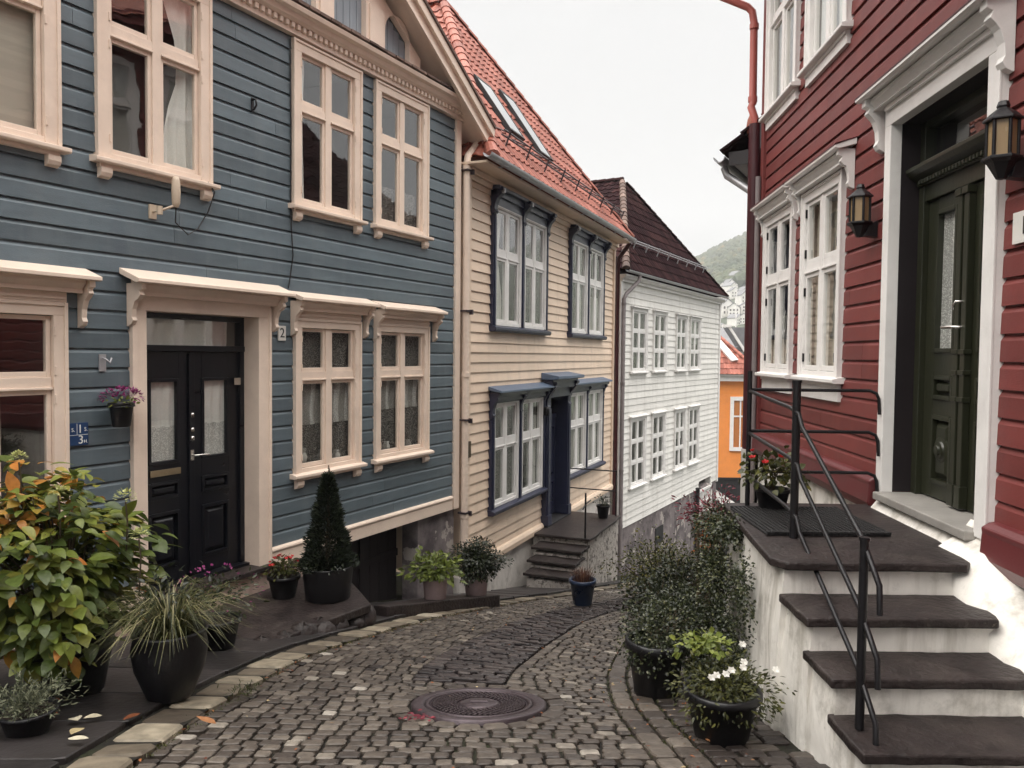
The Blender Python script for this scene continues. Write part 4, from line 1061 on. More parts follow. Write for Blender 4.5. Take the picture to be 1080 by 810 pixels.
b = MB(); b.tube([(R0 - .14, .07, 2.75), (R0 - .14, .07, -1.1)], .075, 12); b.build('downpipe', M['darkpipe'], H.o)
b = MB(); b.tube([(R0 - .14, .07, -1.1), (R0 - .14, .07, -2.3)], .085, 12); b.build('pipe_foot', M['zincw'], H.o)
b = MB(); b.tube([(R0 + .02, .06, 2.1), (R0 + .02, .06, -2.4)], .032, 10); b.build('conduit', M['greypipe'], H.o)
# neighbour: low house beyond, only its eaves corner shows past the red house
nb = House('tiled_outhouse', 'low dark house beyond the red house, its tiled eaves corner and gutter jutting out', -2.30, .56, -1, -10.9, -2.9)
N0, N1 = -16.5, -10.72
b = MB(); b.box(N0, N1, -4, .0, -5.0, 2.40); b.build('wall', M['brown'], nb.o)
b = MB(); b.prism([(0, 2.30), (.36, 2.36), (.36, 2.44), (0, 2.50)], N0, N1 + .06, 'u'); b.box(N1 + .06, N1 + .09, -1.0, .36, 2.30, 2.46); b.build('eaves', M['brown'], nb.o)
tiled(nb, (N0, .42, 2.46), (1, 0, 0), (0, -1, .75), [(0, 0), (N1 - N0 + .12, 0), (N1 - N0 + .12, 5.6), (0, 5.6)], M['darktile'], 'roof', nb.o, .3, .21)
b = MB(); gutter(b, N0, N1 + .16, .46, 2.40, .07); b.build('gutter', M['zinc'], nb.o)
b = MB(); b.tube([(N1 - .1, .46, 2.32), (N1 - .08, .42, 2.22), (N1 - .02, .10, 1.98), (N1, .06, 1.9), (N1, .06, 1.5)], .045, 10); b.build('downpipe', M['zinc'], nb.o)
b = MB(); b.lathe([(.001, 0), (.05, .0), (.07, .1), (.055, .2), (.03, .26), (.001, .27)], (N1 + .05, .10, 2.62), 10); b.build('finial', M['redtile'], nb.o)

# wall lanterns
def lantern(u, z, label):
    t = red.put('wall_lantern', label, 'lantern', u, .0, z, 'lanterns either side of the green door')
    w = .12
    def hexa(b, prof, n=6, ph=0):
        vs = []
        for r, zz in prof:
            for k in range(n): vs.append((u + .8 * r * math.cos(2 * math.pi * k / n + ph), w + .8 * r * math.sin(2 * math.pi * k / n + ph), z + zz))
        b.add(vs, [(i * n + k, i * n + (k + 1) % n, (i + 1) * n + (k + 1) % n, (i + 1) * n + k) for i in range(len(prof) - 1) for k in range(n)])
    b = MB(); hexa(b, [(.001, .20), (.03, .195), (.04, .17), (.035, .16), (.075, .135), (.115, .105), (.115, .095), (.085, .095)]); b.build('lid', M['iron'], t, bevel=.002)
    b = MB(); hexa(b, [(.082, .094), (.082, -.085)]); b.build('glass', M['amber'], t)
    b = MB()
    for k in range(6):
        a = 2 * math.pi * k / 6; b.tube([(u + .069 * math.cos(a), w + .069 * math.sin(a), z - .085), (u + .069 * math.cos(a), w + .069 * math.sin(a), z + .095)], .010, 6)
    b.build('bar', M['iron'], t)
    b = MB(); hexa(b, [(.001, -.20), (.03, -.195), (.06, -.15), (.085, -.115), (.115, -.10), (.115, -.085), (.001, -.085)])
    b.prism([(0, z - .20), (.09, z - .19), (.06, z - .10), (.0, z - .08)], u - .035, u + .035, 'u'); b.build('base', M['iron'], t, bevel=.002)
    return t
lantern(-5.86, 1.10, 'black wall lantern with amber glass between the white window and the green door')
lantern(-3.985, 1.11, 'black wall lantern with amber glass right of the green door, above the number')
t = red.put('house_number_plate', 'white plate with black figures on the red boards under the lantern', 'number plate', -3.93, .0, .675)
b = MB(); b.box(-4.06, -3.78, .0, .014, .595, .755); b.box(-4.05, -3.79, .0141, .0145, .605, .745); b.build('plate', M['plate'], t, bevel=.005)
text('digits', '14', .13, M['ink'], t, (0.005, -.0165, 0))
t = red.put('door_notice', 'small white card fixed beside the door on the white frame', 'notice', -4.33, -.01, .3)
b = MB(); b.box(-4.36, -4.308, -.19, -.0458, .20, .38); b.build('card', M['plate'], t)
# ================================================================= GROUND, PAVING
def terrain():
    xs = [-600, -300, -150, -80, -40, -25, -15, -10] + [-8 + .5 * i for i in range(40)] + [12, 15, 20, 30, 50, 80, 120, 160, 200, 260, 320, 400, 520, 700, 900]
    ys = [-60, -30, -15, -8, -5, -3, -1] + [.5 * i for i in range(0, 60)] + [30, 33, 36, 40, 45, 50, 60, 70, 85, 100, 130, 170, 200, 300, 500, 900, 1500]
    b = MB()
    vs = [(x, y, g(y) - .10 + (0 if y < 30 else 0)) for y in ys for x in xs]
    n = len(xs)
    b.add(vs, [(j * n + i, j * n + i + 1, (j + 1) * n + i + 1, (j + 1) * n + i) for j in range(len(ys) - 1) for i in range(n - 1)], .5, 0, True)
    tag(b.build('ground', M['ground']), kind='structure')
terrain()

ST = [((-1.58, .3), (.95, .3)), ((-1.60, 2.0), (.75, 2.0)), ((-1.66, 3.46), (.684, 3.5)), ((-1.66, 4.67), (.63, 4.4)), ((-1.53, 5.98), (.67, 5.2)), ((-1.25, 6.9), (.80, 5.9)),
      ((-.855, 7.92), (1.0, 6.7)), ((-.315, 9.23), (1.36, 7.9)), ((.29, 10.6), (1.95, 9.3)), ((.89, 11.57), (2.6, 10.5)), ((1.67, 13.2), (3.4, 12.1)), ((3.2, 16.2), (4.9, 15.0)), ((5.5, 20), (7.3, 18.6))]
def cat(t, k):
    t = max(0, min(len(ST) - 1.001, t)); i = int(t); f = t - i
    p = [ST[max(0, min(len(ST) - 1, i + d))][k] for d in (-1, 0, 1, 2)]
    return tuple(.5 * ((2 * p[1][c]) + (-p[0][c] + p[2][c]) * f + (2 * p[0][c] - 5 * p[1][c] + 4 * p[2][c] - p[3][c]) * f * f + (-p[0][c] + 3 * p[1][c] - 3 * p[2][c] + p[3][c]) * f ** 3) for c in (0, 1))
def street(t, v):
    """v: 0 at the left kerb, 1 at the right gutter line"""
    a, c = cat(t, 0), cat(t, 1)
    return (a[0] + (c[0] - a[0]) * v, a[1] + (c[1] - a[1]) * v)
def offset(t, k, d):
    """point d metres outside the left (k=0) or right (k=1) edge"""
    a = cat(t - .02, k); c = cat(t + .02, k); L = math.hypot(c[0] - a[0], c[1] - a[1]) or 1
    nx, ny = -(c[1] - a[1]) / L, (c[0] - a[0]) / L
    if k: nx, ny = -nx, -ny
    p = cat(t, k); return (p[0] + nx * d, p[1] + ny * d)
def stone(b, q, h=0.0, th=.12, joint=.007, bev=.014, tint=.5, mi=0, tilt=.006, cut=.13, dome=.002):
    """one dressed stone on the sloping ground: q = four corners (x,y) counter-clockwise"""
    cx = sum(p[0] for p in q) / 4; cy = sum(p[1] for p in q) / 4
    ring = []
    for i in range(4):
        p0, p1, p2 = q[i - 1], q[i], q[(i + 1) % 4]
        for o in (p0, p2):
            L = math.hypot(o[0] - p1[0], o[1] - p1[1]) or 1e-6
            c = min(cut * L, .03) * random.uniform(.6, 1.4)
            x, y = p1[0] + (o[0] - p1[0]) / L * c, p1[1] + (o[1] - p1[1]) / L * c
            r = math.hypot(x - cx, y - cy) or 1
            x, y = x + (cx - x) / r * joint, y + (cy - y) / r * joint
            ring.append((x + random.uniform(-.003, .003), y + random.uniform(-.003, .003)))
    ax, ay = random.uniform(-tilt, tilt) * 8, random.uniform(-tilt, tilt) * 8
    hz = h + random.uniform(-tilt, tilt)
    def Z(x, y, d): return g(y) + hz + d + ax * (x - cx) + ay * (y - cy)
    vs = [(x, y, Z(x, y, -th)) for x, y in ring]
    vs += [(x, y, Z(x, y, -bev * .8)) for x, y in ring]
    R_ = []
    for x, y in ring:
        r = math.hypot(x - cx, y - cy) or 1; k = max(.2, 1 - bev / r)
        R_.append((cx + (x - cx) * k, cy + (y - cy) * k))
    vs += [(x, y, Z(x, y, 0)) for x, y in R_]
    vs.append((cx, cy, Z(cx, cy, dome)))
    fs = [(k * 8 + i, k * 8 + (i + 1) % 8, (k + 1) * 8 + (i + 1) % 8, (k + 1) * 8 + i) for k in range(2) for i in range(8)]
    fs += [(16 + i, 16 + (i + 1) % 8, 24) for i in range(8)]
    b.add(vs, fs, tint, mi, False)

MH = (-.178, 4.56, .405)
road = MB()
# joint bed under the setts
vs = []; NT = 110
for i in range(NT + 1):
    t = (len(ST) - 1.01) * i / NT
    for v in (-.9, -.12, 0, .25, .5, .75, 1, 1.3, 2.0):
        p = street(t, v); vs.append((p[0], p[1], g(p[1]) - .022))
road.add(vs, [(i * 9 + j, i * 9 + j + 1, (i + 1) * 9 + j + 1, (i + 1) * 9 + j) for i in range(NT) for j in range(8)], .5, 2, True)
def settint():
    r = random.random()
    if r < .03: return random.uniform(.86, 1)
    return min(1, max(0, random.gauss(.52, .16)))
t = .75; row = 0
while t < len(ST) - 1.05:
    a, c = street(t, .5), street(t + .01, .5)
    sp = math.hypot(c[0] - a[0], c[1] - a[1]) / .01
    dt = .088 / sp * random.uniform(.95, 1.06)
    Lw = math.dist(street(t, 0), street(t, 1))
    strip = None
    if t > 3.55: 
        f = min(1, (t - 3.55) / 1.2); strip = (.42 - .02 * f, .70 + .01 * f)
    v = random.uniform(-.02, 0)
    far = t > 8
    while v < 1.0:
        w = random.uniform(.080, .125) * (1.4 if far else 1) / Lw
        e = v + w
        if strip and e > strip[0] and v < strip[0]: e = strip[0]
        if strip and strip[0] <= v < strip[1] - 1e-6: v = strip[1]; continue
        if e > .985: e = 1.0
        if e - v < .03 / Lw: v = e + 1e-6; continue
        jj = .012 / sp * random.uniform(-1, 1)
        q = [street(t + jj, v), street(t + jj, e), street(t + dt + jj, e), street(t + dt + jj, v)]
        cx = sum(p[0] for p in q) / 4; cy = sum(p[1] for p in q) / 4
        if math.hypot(cx - MH[0], (cy - MH[1]) * 1.02) > MH[2] + .118:
            lip = .04 if v < .05 else 0
            stone(road, q, 0, .09, .0095, .007, settint(), 0, .004)
        v = e
    t += dt; row += 1
# dark central strip of raised narrow bricks, one every other course
t = 3.55
while t < len(ST) - 1.1:
    a, c = street(t, .55), street(t + .01, .55); sp = math.hypot(c[0] - a[0], c[1] - a[1]) / .01
    dt = .056 / sp
    Lw = math.dist(street(t, 0), street(t, 1)); f = min(1, (t - 3.55) / 1.2); s0, s1 = .42 - .02 * f, .70 + .01 * f
    v = s0 - random.uniform(0, .03)
    if v < s0: v = s0
    while v < s1 - 1e-4:
        e = min(s1, v + random.uniform(.10, .19) / Lw)
        if s1 - e < .05 / Lw: e = s1
        q = [street(t, v), street(t, e), street(t + dt, e), street(t + dt, v)]
        cx = sum(p[0] for p in q) / 4; cy = sum(p[1] for p in q) / 4
        if math.hypot(cx - MH[0], cy - MH[1]) > MH[2] + .14:
            stone(road, q, random.uniform(.004, .020), .09, .007, .008, random.random(), 1, .006)
        v = e
    t += dt
# ring of setts round the manhole
n = 21
for k in range(n):
    a0, a1 = 2 * math.pi * k / n, 2 * math.pi * (k + 1) / n
    r0, r1 = MH[2] + .012, MH[2] + .012 + random.uniform(.10, .135)
    q = [(MH[0] + r * math.cos(a), MH[1] + r * math.sin(a)) for r, a in ((r0, a0), (r1, a0), (r1, a1), (r0, a1))]
    stone(road, q, 0, .09, .009, .008, settint(), 0, .004)
# gutter line: two courses of long stones along the right edge, then a darker verge of setts
for d0, d1 in ((.0, .125), (.13, .26)):
    t = .8
    while t < len(ST) - 1.1:
        a, c = cat(t, 1), cat(t + .01, 1); sp = math.hypot(c[0] - a[0], c[1] - a[1]) / .01
        dt = random.uniform(.16, .25) / sp
        q = [offset(t, 1, d0), offset(t, 1, d1), offset(t + dt, 1, d1), offset(t + dt, 1, d0)]
        stone(road, q, .004, .09, .009, .010, min(.8, settint()), 0, .004); t += dt
t = .8
while t < 8:
    a, c = cat(t, 1), cat(t + .01, 1); sp = math.hypot(c[0] - a[0], c[1] - a[1]) / .01
    dt = .11 / sp; d = .27
    while d < 1.3:
        w = random.uniform(.10, .17); q = [offset(t, 1, d), offset(t, 1, d + w), offset(t + dt, 1, d + w), offset(t + dt, 1, d)]
        if q[1][0] < (1.5 if q[1][1] < 6 else 9): stone(road, q, -.004, .09, .010, .010, random.uniform(.05, .5), 0, .006)
        d += w
    t += dt
tag(road.build('road', [M['sett'], M['darksett'], M['joint']]), kind='structure')
# left kerb: large pale stones, an inner course of bigger setts
kb = MB(); t = .8
while t < len(ST) - 1.2:
    a, c = cat(t, 0), cat(t + .01, 0); sp = math.hypot(c[0] - a[0], c[1] - a[1]) / .01
    dt = random.uniform(.22, .36) / sp
    q = [offset(t, 0, .27 + random.uniform(-.015, .015)), offset(t, 0, .0), offset(t + dt, 0, .0), offset(t + dt, 0, .27)]
    stone(kb, q, .026, .16, .017, .016, min(1, max(0, random.gauss(.5, .25))), 0, .006, .12, .006)
    t += dt
tag(kb.build('kerb', M['kerb']), kind='structure')
# flagstone pavement between kerb and the houses
pv = MB(); t = .8
def left_wall_x(y): return -6.70 + .53 * y if y < 11.2 else -5.35 + .411 * y
while t < 10.6:
    a, c = offset(t, 0, .28), offset(t + .01, 0, .28); sp = math.hypot(c[0] - a[0], c[1] - a[1]) / .01
    dt = random.uniform(.48, .68) / sp
    d = .285; width = max(.5, (offset(t, 0, .28)[0] - left_wall_x(offset(t, 0, .28)[1])) * .86)
    while d < width + .28:
        w = random.uniform(.75, 1.15)
        if width + .28 - d - w < .35: w = width + .3 - d
        q = [offset(t, 0, d + w), offset(t, 0, d), offset(t + dt, 0, d), offset(t + dt, 0, d + w)]
        stone(pv, q, .050, .10, .010, .007, random.random(), 0, .0008, .03, .0)
        d += w
    t += dt
vs = []
for i in range(81):
    t = .7 + 9.9 * i / 80
    for d in (.02, .3, .8, 1.4, 2.0):
        p = offset(t, 0, d); vs.append((p[0], p[1], g(p[1]) + .018))
pv.add(vs, [(i * 5 + j, i * 5 + j + 1, (i + 1) * 5 + j + 1, (i + 1) * 5 + j) for i in range(80) for j in range(4)], .2, 1, True)
tag(pv.build('pavement', [M['slab'], M['joint']]), kind='structure')

# manhole cover, lying in the slope of the street
t = thing('manhole_cover', 'round cast iron manhole cover set among the cobbles', 'manhole cover', (MH[0], MH[1], g(MH[1])))
sl = -.2
def tilt(b):
    b.v = [(x, y, z + sl * (y - MH[1]) * 1.0) for x, y, z in b.v]
z0 = g(MH[1]); c0 = (MH[0], MH[1], z0)
b = MB(); b.lathe([(.325, -.05), (.325, .006), (.345, .010), (.385, .010), (.402, .004), (.402, -.06)], c0, 56); tilt(b); b.build('frame', M['cast'], t)
b = MB(); b.lathe([(.001, -.002), (.318, -.002), (.318, -.05)], c0, 56)
b.lathe([(.295, -.002), (.297, .009), (.317, .009), (.319, -.002)], c0, 56)
b.lathe([(.001, .011), (.105, .011), (.118, .004), (.120, -.002)], c0, 40)
rr = .142
while rr < .285:
    n = int(2 * math.pi * rr / .030)
    for k in range(n):
        a = 2 * math.pi * (k + (.5 if int(rr * 1000) % 2 else 0)) / n
        x, y = c0[0] + rr * math.cos(a), c0[1] + rr * math.sin(a)
        ca, sa = math.cos(a + .7), math.sin(a + .7)
        pts = [(x + ca * p - sa * q, y + sa * p + ca * q) for p, q in ((-.012, -.006), (.012, -.006), (.012, .006), (-.012, .006))]
        b.prism(pts, z0 - .003, z0 + .008, 'z')
    rr += .021
b.tube([(c0[0] - .05, c0[1], z0 + .012), (c0[0] + .05, c0[1], z0 + .012)], .008, 6)
tilt(b); b.build('lid', M['cast'], t)

# raised slate platform before the blue door, and the ledge by the cellar
t = thing('stone_platform', 'dark slate platform in front of the dark blue-house door, held by rough stones', 'platform', (-2.3, 7.0, -2.6))
b = MB()
poly = [(-3.33, 6.15), (-2.35, 6.05), (-1.95, 6.45), (-1.62, 7.0), (-1.34, 7.42), (-1.50, 7.78), (-1.78, 8.35), (-2.05, 8.75), (-2.66, 7.55)]
b.prism(poly, -2.50, -2.42, 'z'); b.build('slab_top', M['slate'], t, bevel=.012)
b = MB(); rnd = random.Random(4)
ed = [(-2.35, 6.10), (-1.98, 6.5), (-1.66, 7.05), (-1.40, 7.44), (-1.55, 7.80), (-1.82, 8.36), (-2.08, 8.72)]
b.prism([(p[0] - .12, p[1] + .02) for p in poly], -3.1, -2.505, 'z')
for (x0, y0), (x1, y1) in zip(ed, ed[1:]):
    n = max(2, int(math.dist((x0, y0), (x1, y1)) / .2))
    for k in range(n):
        f = (k + .5) / n; x, y = x0 + (x1 - x0) * f, y0 + (y1 - y0) * f
        hgt = -2.50 - g(y)
        s = rnd.uniform(.09, .15)
        vs = []
        for i in range(6):
            for j in range(9):
                th, ph = math.pi * i / 5, 2 * math.pi * j / 9; r = s * (1 + rnd.uniform(-.2, .2))
                vs.append((x + r * math.sin(th) * math.cos(ph), y + r * math.sin(th) * math.sin(ph), g(y) + hgt * .45 + r * math.cos(th) * .9))
        b.add(vs, [(i * 9 + j, i * 9 + (j + 1) % 9, (i + 1) * 9 + (j + 1) % 9, (i + 1) * 9 + j) for i in range(5) for j in range(9)], rnd.random(), 0, True)
b.build('retaining_stone', M['slate'], t)
t = thing('stone_ledge', 'flat slate ledge on the pavement carrying the two clay pots', 'ledge', (-.9, 9.0, -2.95))
b = MB()
lp = [(-1.42, 7.98), (-1.25, 7.86), (-.75, 8.65), (-.12, 9.62), (-.32, 9.85), (-.95, 9.05)]
n = len(lp); top = [(x, y, g(y) + .155) for x, y in lp]; bot = [(x, y, g(y) - .05) for x, y in lp]
b.add(bot + top, [tuple(range(n - 1, -1, -1)), tuple(range(n, 2 * n))] + [(i, (i + 1) % n, n + (i + 1) % n, n + i) for i in range(n)])
b.build('slab', M['slate'], t, bevel=.015)

# ================================================================= RED HOUSE STEPS
t = thing('entrance_steps', 'whitewashed steps with dark slate treads rising to the green door', 'steps', (1.9, 4.0, -1.9))
def rx(y): return 2.35 + .061 * y      # face of the red wall
def tread(b, x0, x1, y0, y1, z, th, seed):
    rr = random.Random(seed); n = 14; pts = []
    for i in range(n + 1): pts.append((x0 + (x1 - x0) * i / n, y0 + rr.uniform(-.005, .005)))
    for i in range(1, 6): pts.append((x1 + rr.uniform(-.006, .006) + (.02 * i if y1 - y0 < .6 else 0), y0 + (y1 - y0) * i / 6))
    for i in range(n + 1): pts.append((x1 - (x1 - x0) * i / n, y1 + rr.uniform(-.006, .006)))
    for i in range(1, 6): pts.append((x0 + rr.uniform(-.006, .006), y1 + (y0 - y1) * i / 6))
    b.prism(pts, z - th, z, 'z')
XL = 1.475
b = MB()
def body(b, x0, x1, y0, y1, z0, z1, seed, sk=0):
    """plaster mass: slightly uneven faces"""
    rr = random.Random(seed); nx, ny, nz = 8, 8, 5
    def face(f, n, m):
        vs = [f(i / n, j / m) for j in range(m + 1) for i in range(n + 1)]
        b.add(vs, [(j * (n + 1) + i, j * (n + 1) + i + 1, (j + 1) * (n + 1) + i + 1, (j + 1) * (n + 1) + i) for j in range(m) for i in range(n)], .5, 0, True)
    def w(x, y, z): 
        k = .012 * math.sin(x * 9 + z * 7 + seed) + .010 * math.sin(y * 11 + z * 13 + 2 * seed) 
        return k
    bat = lambda z: .05 * (z1 - z)        # the wall splays towards its foot
    face(lambda a, c: ((x0 - bat(z0 + (z1 - z0) * c) + w(x0, y0, z0 + (z1 - z0) * c)) * (1 - a) + x1 * a, y0 + w(x0 + (x1 - x0) * a, y0, z0 + (z1 - z0) * c), z0 + (z1 - z0) * c), nx, nz)
    face(lambda a, c: (x0 + sk * (y1 - y0) * a - bat(z0 + (z1 - z0) * c) + w(x0, y0 + (y1 - y0) * a, z0 + (z1 - z0) * c), y0 + (y1 - y0) * a + (1 - a) * w(x0, y0, z0 + (z1 - z0) * c), z0 + (z1 - z0) * c), ny, nz)
    face(lambda a, c: ((x0 + sk * (y1 - y0)) * (1 - a) + x1 * a, y1, z0 + (z1 - z0) * c), nx, nz)
    face(lambda a, c: (x1, y0 + (y1 - y0) * a, z0 + (z1 - z0) * c), ny, nz)
    b.add([(x0, y0, z1), (x1, y0, z1), (x1, y1, z1), (x0 + sk * (y1 - y0), y1, z1)], [(0, 1, 2, 3)])
LV = [(-1.08, 4.06, 5.72), (-1.255, 3.70, 4.10), (-1.43, 3.41, 3.76), (-1.605, 3.09, 3.46)]
body(b, XL - .02, 2.72, 4.10, 5.68, -2.9, -1.125, 1, .10)
body(b, XL + .005, 2.70, 3.745, 4.12, -2.6, -1.298, 2)
body(b, XL + .010, 2.70, 3.45, 3.77, -2.4, -1.472, 3)
body(b, XL + .015, 2.70, 3.13, 3.48, -2.3, -1.648, 4)
body(b, XL + .03, 2.70, 2.0, 3.15, -2.1, -1.80, 5)
b.build('plaster_body', M['plasterw'], t)
b = MB()  # plaster fillet swept up the house wall beside the treads
n = 40; vs = []
for k in range(n + 1):
    y = 2.1 + (4.45 - 2.1) * k / n
    zr = -1.09 - max(0, 4.10 - y) * .535
    if y > 4.10: zr = -1.09
    xi = 2.30 + .05 * max(0, (y - 3.0)) + .008 * math.sin(y * 14); xw = rx(y) + .03
    vs += [(xi - .02, y, zr - .9), (xi, y, zr - .07 + .012 * math.sin(y * 17)), (xi + (xw - xi) * .45, y, zr + .03), (xi + (xw - xi) * .8, y, zr + .09), (xw, y, zr + .17)]
b.add(vs, [(k * 5 + i, k * 5 + i + 1, (k + 1) * 5 + i + 1, (k + 1) * 5 + i) for k in range(n) for i in range(4)], .5, 0, True)
b.build('plaster_fillet', M['plasterw'], t)
ends = [2.43, 2.36, 2.33, 2.31]
for i, (z, y0, y1) in enumerate(LV):
    b = MB()
    if i == 0:
        b.prism([(1.40, 4.16), (1.46, 4.06), (1.75, 4.045), (2.1, 4.06), (2.40, 4.04), (2.45, 4.10), (2.64, 5.0), (2.69, 5.72), (2.1, 5.74), (1.575, 5.73), (1.525, 5.3), (1.455, 4.7)], z - .045, z, 'z')
    else:
        tread(b, 1.425 + .004 * i, ends[i], y0, y1, z, .045, 30 + i)
    b.build('tread', M['slate'], t, bevel=.010)
b = MB(); tread(b, 1.44, 2.35, 2.3, 3.14, -1.775, .05, 40); b.build('tread', M['slate'], t, bevel=.01)
t = thing('door_mat', 'black rubber mat on the landing before the green door', 'door mat', (1.95, 5.0, -1.078))
b = MB()
b.box(1.55, 2.30, 4.66, 5.45, -1.077, -1.064)
for k in range(26): b.box(1.56 + k * .029, 1.575 + k * .029, 4.67, 5.44, -1.0639, -1.052)
b.box(1.55, 2.30, 4.655, 4.68, -1.0639, -1.05); b.box(1.55, 2.30, 5.43, 5.455, -1.0639, -1.05)
b.build('mat', M['mat'], t, bevel=.002)
# railing: far rail across the landing's end, then down the steps
t = thing('iron_railing', 'black iron railing with curled bar ends running down the white steps', 'railing', (1.6, 4.4, -1.2))
P1, P2, P0 = (1.695, 4.62), (1.515, 3.30), (1.72, 5.62)
b = MB(); b.tube([(*P1, -1.08), (*P1, -.145)], .024, 10); b.tube([(*P1, -.150), (*P1, -.135)], .028, 10); b.build('post', M['iron'], t)
b = MB(); b.tube([(*P2, -1.60), (*P2, -.775)], .019, 10); b.tube([(*P2, -.78), (*P2, -.765)], .023, 10); b.build('post', M['iron'], t)
b = MB(); b.tube([(*P0, -1.08), (*P0, -.10)], .018, 8); b.build('post', M['iron'], t)
for z in (-.235, -.535, -.83):
    b = MB(); b.tube([(P0[0], P0[1], z), (2.58, 5.60, z), (2.625, 5.59, z - .02), (2.64, 5.585, z - .06), (2.645, 5.58, z - .17)], .012, 8); b.build('bar', M['iron'], t)
for za, zb, zc in ((-.245, -.285, -.82), (-.55, -.59, -1.13), (-.86, -.90, -1.40)):
    b = MB()
    p = [(P0[0], P0[1] - .01, za), (1.71, 5.2, za - .03), (P1[0], P1[1] + .1, zb - .02), (P1[0] - .005, P1[1] - .06, zb - .05), (P1[0] - .015, P1[1] - .14, zb - .12),
         (P2[0] + .012, P2[1] + .05, zc + .04), (P2[0] + .005, P2[1] - .06, zc - .045), (P2[0] + .012, P2[1] - .12, zc - .12), (P2[0] + .012, P2[1] - .13, zc - .24)]
    b.tube(p, .013, 8); b.build('handrail', M['iron'], t)

# ================================================================= PLANTS
def rot_frame(d, nrm):
    d = Vector(d).normalized(); n = Vector(nrm); n = (n - d * n.dot(d))
    if n.length < 1e-4: n = Vector((0, 0, 1)) if abs(d.z) < .9 else Vector((1, 0, 0)); n = n - d * n.dot(d)
    n.normalize(); return d, n.cross(d), n
def leaf(b, p, d, nrm, L, W, fold=.25, curl=.3, tint=.5, seg=4, tip=1.0, mi=0):
    """pointed blade folded along its midrib, drooping at the tip"""
    d, s, n = rot_frame(d, nrm); p = Vector(p)
    vs = [tuple(p)]; 
    for i in range(1, seg):
        f = i / seg
        w = W * .5 * (math.sin(math.pi * f ** .8) ** .9)
        c = p + d * (L * f) - n * (curl * L * f * f)
        vs += [tuple(c + s * w + n * (fold * w)), tuple(c), tuple(c - s * w + n * (fold * w))]
    vs.append(tuple(p + d * L - n * (curl * L * tip)))
    fs = [(0, 2, 1), (0, 3, 2)]
    for i in range(seg - 2):
        a = 1 + i * 3; fs += [(a, a + 1, a + 4, a + 3), (a + 1, a + 2, a + 5, a + 4)]
    a = 1 + (seg - 2) * 3; e = len(vs) - 1; fs += [(a, a + 1, e), (a + 1, a + 2, e)]
    b.add(vs, fs, tint, mi, True)
def rdir(rng, zlo=-1, zhi=1):
    z = rng.uniform(zlo, zhi); a = rng.uniform(0, 2 * math.pi); r = math.sqrt(max(0, 1 - z * z)); return Vector((r * math.cos(a), r * math.sin(a), z))
def crown(b, rng, c, rad, n, L, W, tints=(.2, .8), shell=.55, up=.4, zlo=-.5, lump=.25, seg=3, fold=.2, curl=.3, out=1.0, bias=None):
    """leaves through an uneven ellipsoid; lump pushes the outline in and out"""
    c = Vector(c); ph = [rng.uniform(0, 6.28) for _ in range(6)]
    for _ in range(n):
        d = rdir(rng, zlo, 1)
        az = math.atan2(d.y, d.x)
        k = 1 + lump * (.5 * math.sin(3 * az + ph[0] + 2 * d.z) + .35 * math.sin(5 * az + ph[1] - 4 * d.z) + .4 * math.sin(7 * d.z + ph[2] + az))
        q = (rng.uniform(shell, 1.0)) * k
        p = c + Vector((d.x * rad[0] * q, d.y * rad[1] * q, d.z * rad[2] * q))
        o = d * out + Vector((rng.gauss(0, .45), rng.gauss(0, .45), rng.gauss(0, .3) - .1))
        nn = Vector((0, 0, 1)) * up + d * (1 - up) + Vector((rng.gauss(0, .3), rng.gauss(0, .3), rng.gauss(0, .2)))
        s = rng.uniform(.7, 1.15)
        tt = rng.uniform(*tints)
        if bias: tt = bias(p, tt)
        leaf(b, p, o, nn, L * s, W * s, fold, curl, tt, seg)
def stems(b, rng, base, c, rad, n, r=.006):
    for _ in range(n):
        d = rdir(rng, .0, 1); e = Vector(c) + Vector((d.x * rad[0] * .8, d.y * rad[1] * .8, d.z * rad[2] * .8)); s = Vector(base) + Vector((rng.uniform(-.05, .05), rng.uniform(-.05, .05), 0))
        m = s.lerp(e, .5) + Vector((0, 0, .06))
        b.tube([s, m, e], [r, r * .8, r * .4], 5, .5)
def pot(t, c, r, h, mat, prof='taper', name='pot'):
    b = MB()
    if prof == 'taper': P = [(.001, 0), (r * .68, 0), (r * .72, .01), (r * .95, h * .84), (r * 1.05, h * .85), (r * 1.06, h * .985), (r * 1.02, h), (r * .93, h), (r * .9, h * .9), (r * .86, h * .85)]
    elif prof == 'belly': P = [(.001, 0), (r * .55, 0), (r * .62, h * .05), (r * .92, h * .45), (r * 1.0, h * .72), (r * .93, h * .92), (r * 1.0, h * .97), (r * .98, h), (r * .88, h), (r * .84, h * .9)]
    else: P = [(.001, 0), (r * .82, 0), (r * .86, .012), (r * 1.0, h * .97), (r * 1.0, h), (r * .92, h), (r * .9, h * .88)]
    b.lathe(P, c, 32, .5, 0, True, .0); o = b.build(name, mat, t)
    b = MB(); b.lathe([(.001, h * .88), (r * .9, h * .87)], c, 20, .3); b.build('soil', M['soil'], t)
    return o
def blade(b, rng, p, az, L, lift, W, tint, droop=1.0, n=6):
    """grass blade arching out"""
    d = Vector((math.cos(az), math.sin(az), 0)); s = Vector((-d.y, d.x, 0)); vs = []
    for i in range(n + 1):
        f = i / n; w = W * (1 - f ** 2.2) + .0004
        q = Vector(p) + d * (L * f * (.35 + .65 * f)) + Vector((0, 0, lift * (math.sin(min(1.0, f * 1.0) * math.pi * .62 * droop) if droop else f)))
        q.z -= max(0, f - .6) * L * .5 * droop
        vs += [tuple(q - s * w), tuple(q + s * w)]
    b.add(vs, [(2 * i, 2 * i + 1, 2 * i + 3, 2 * i + 2) for i in range(n)], tint, 0, True)

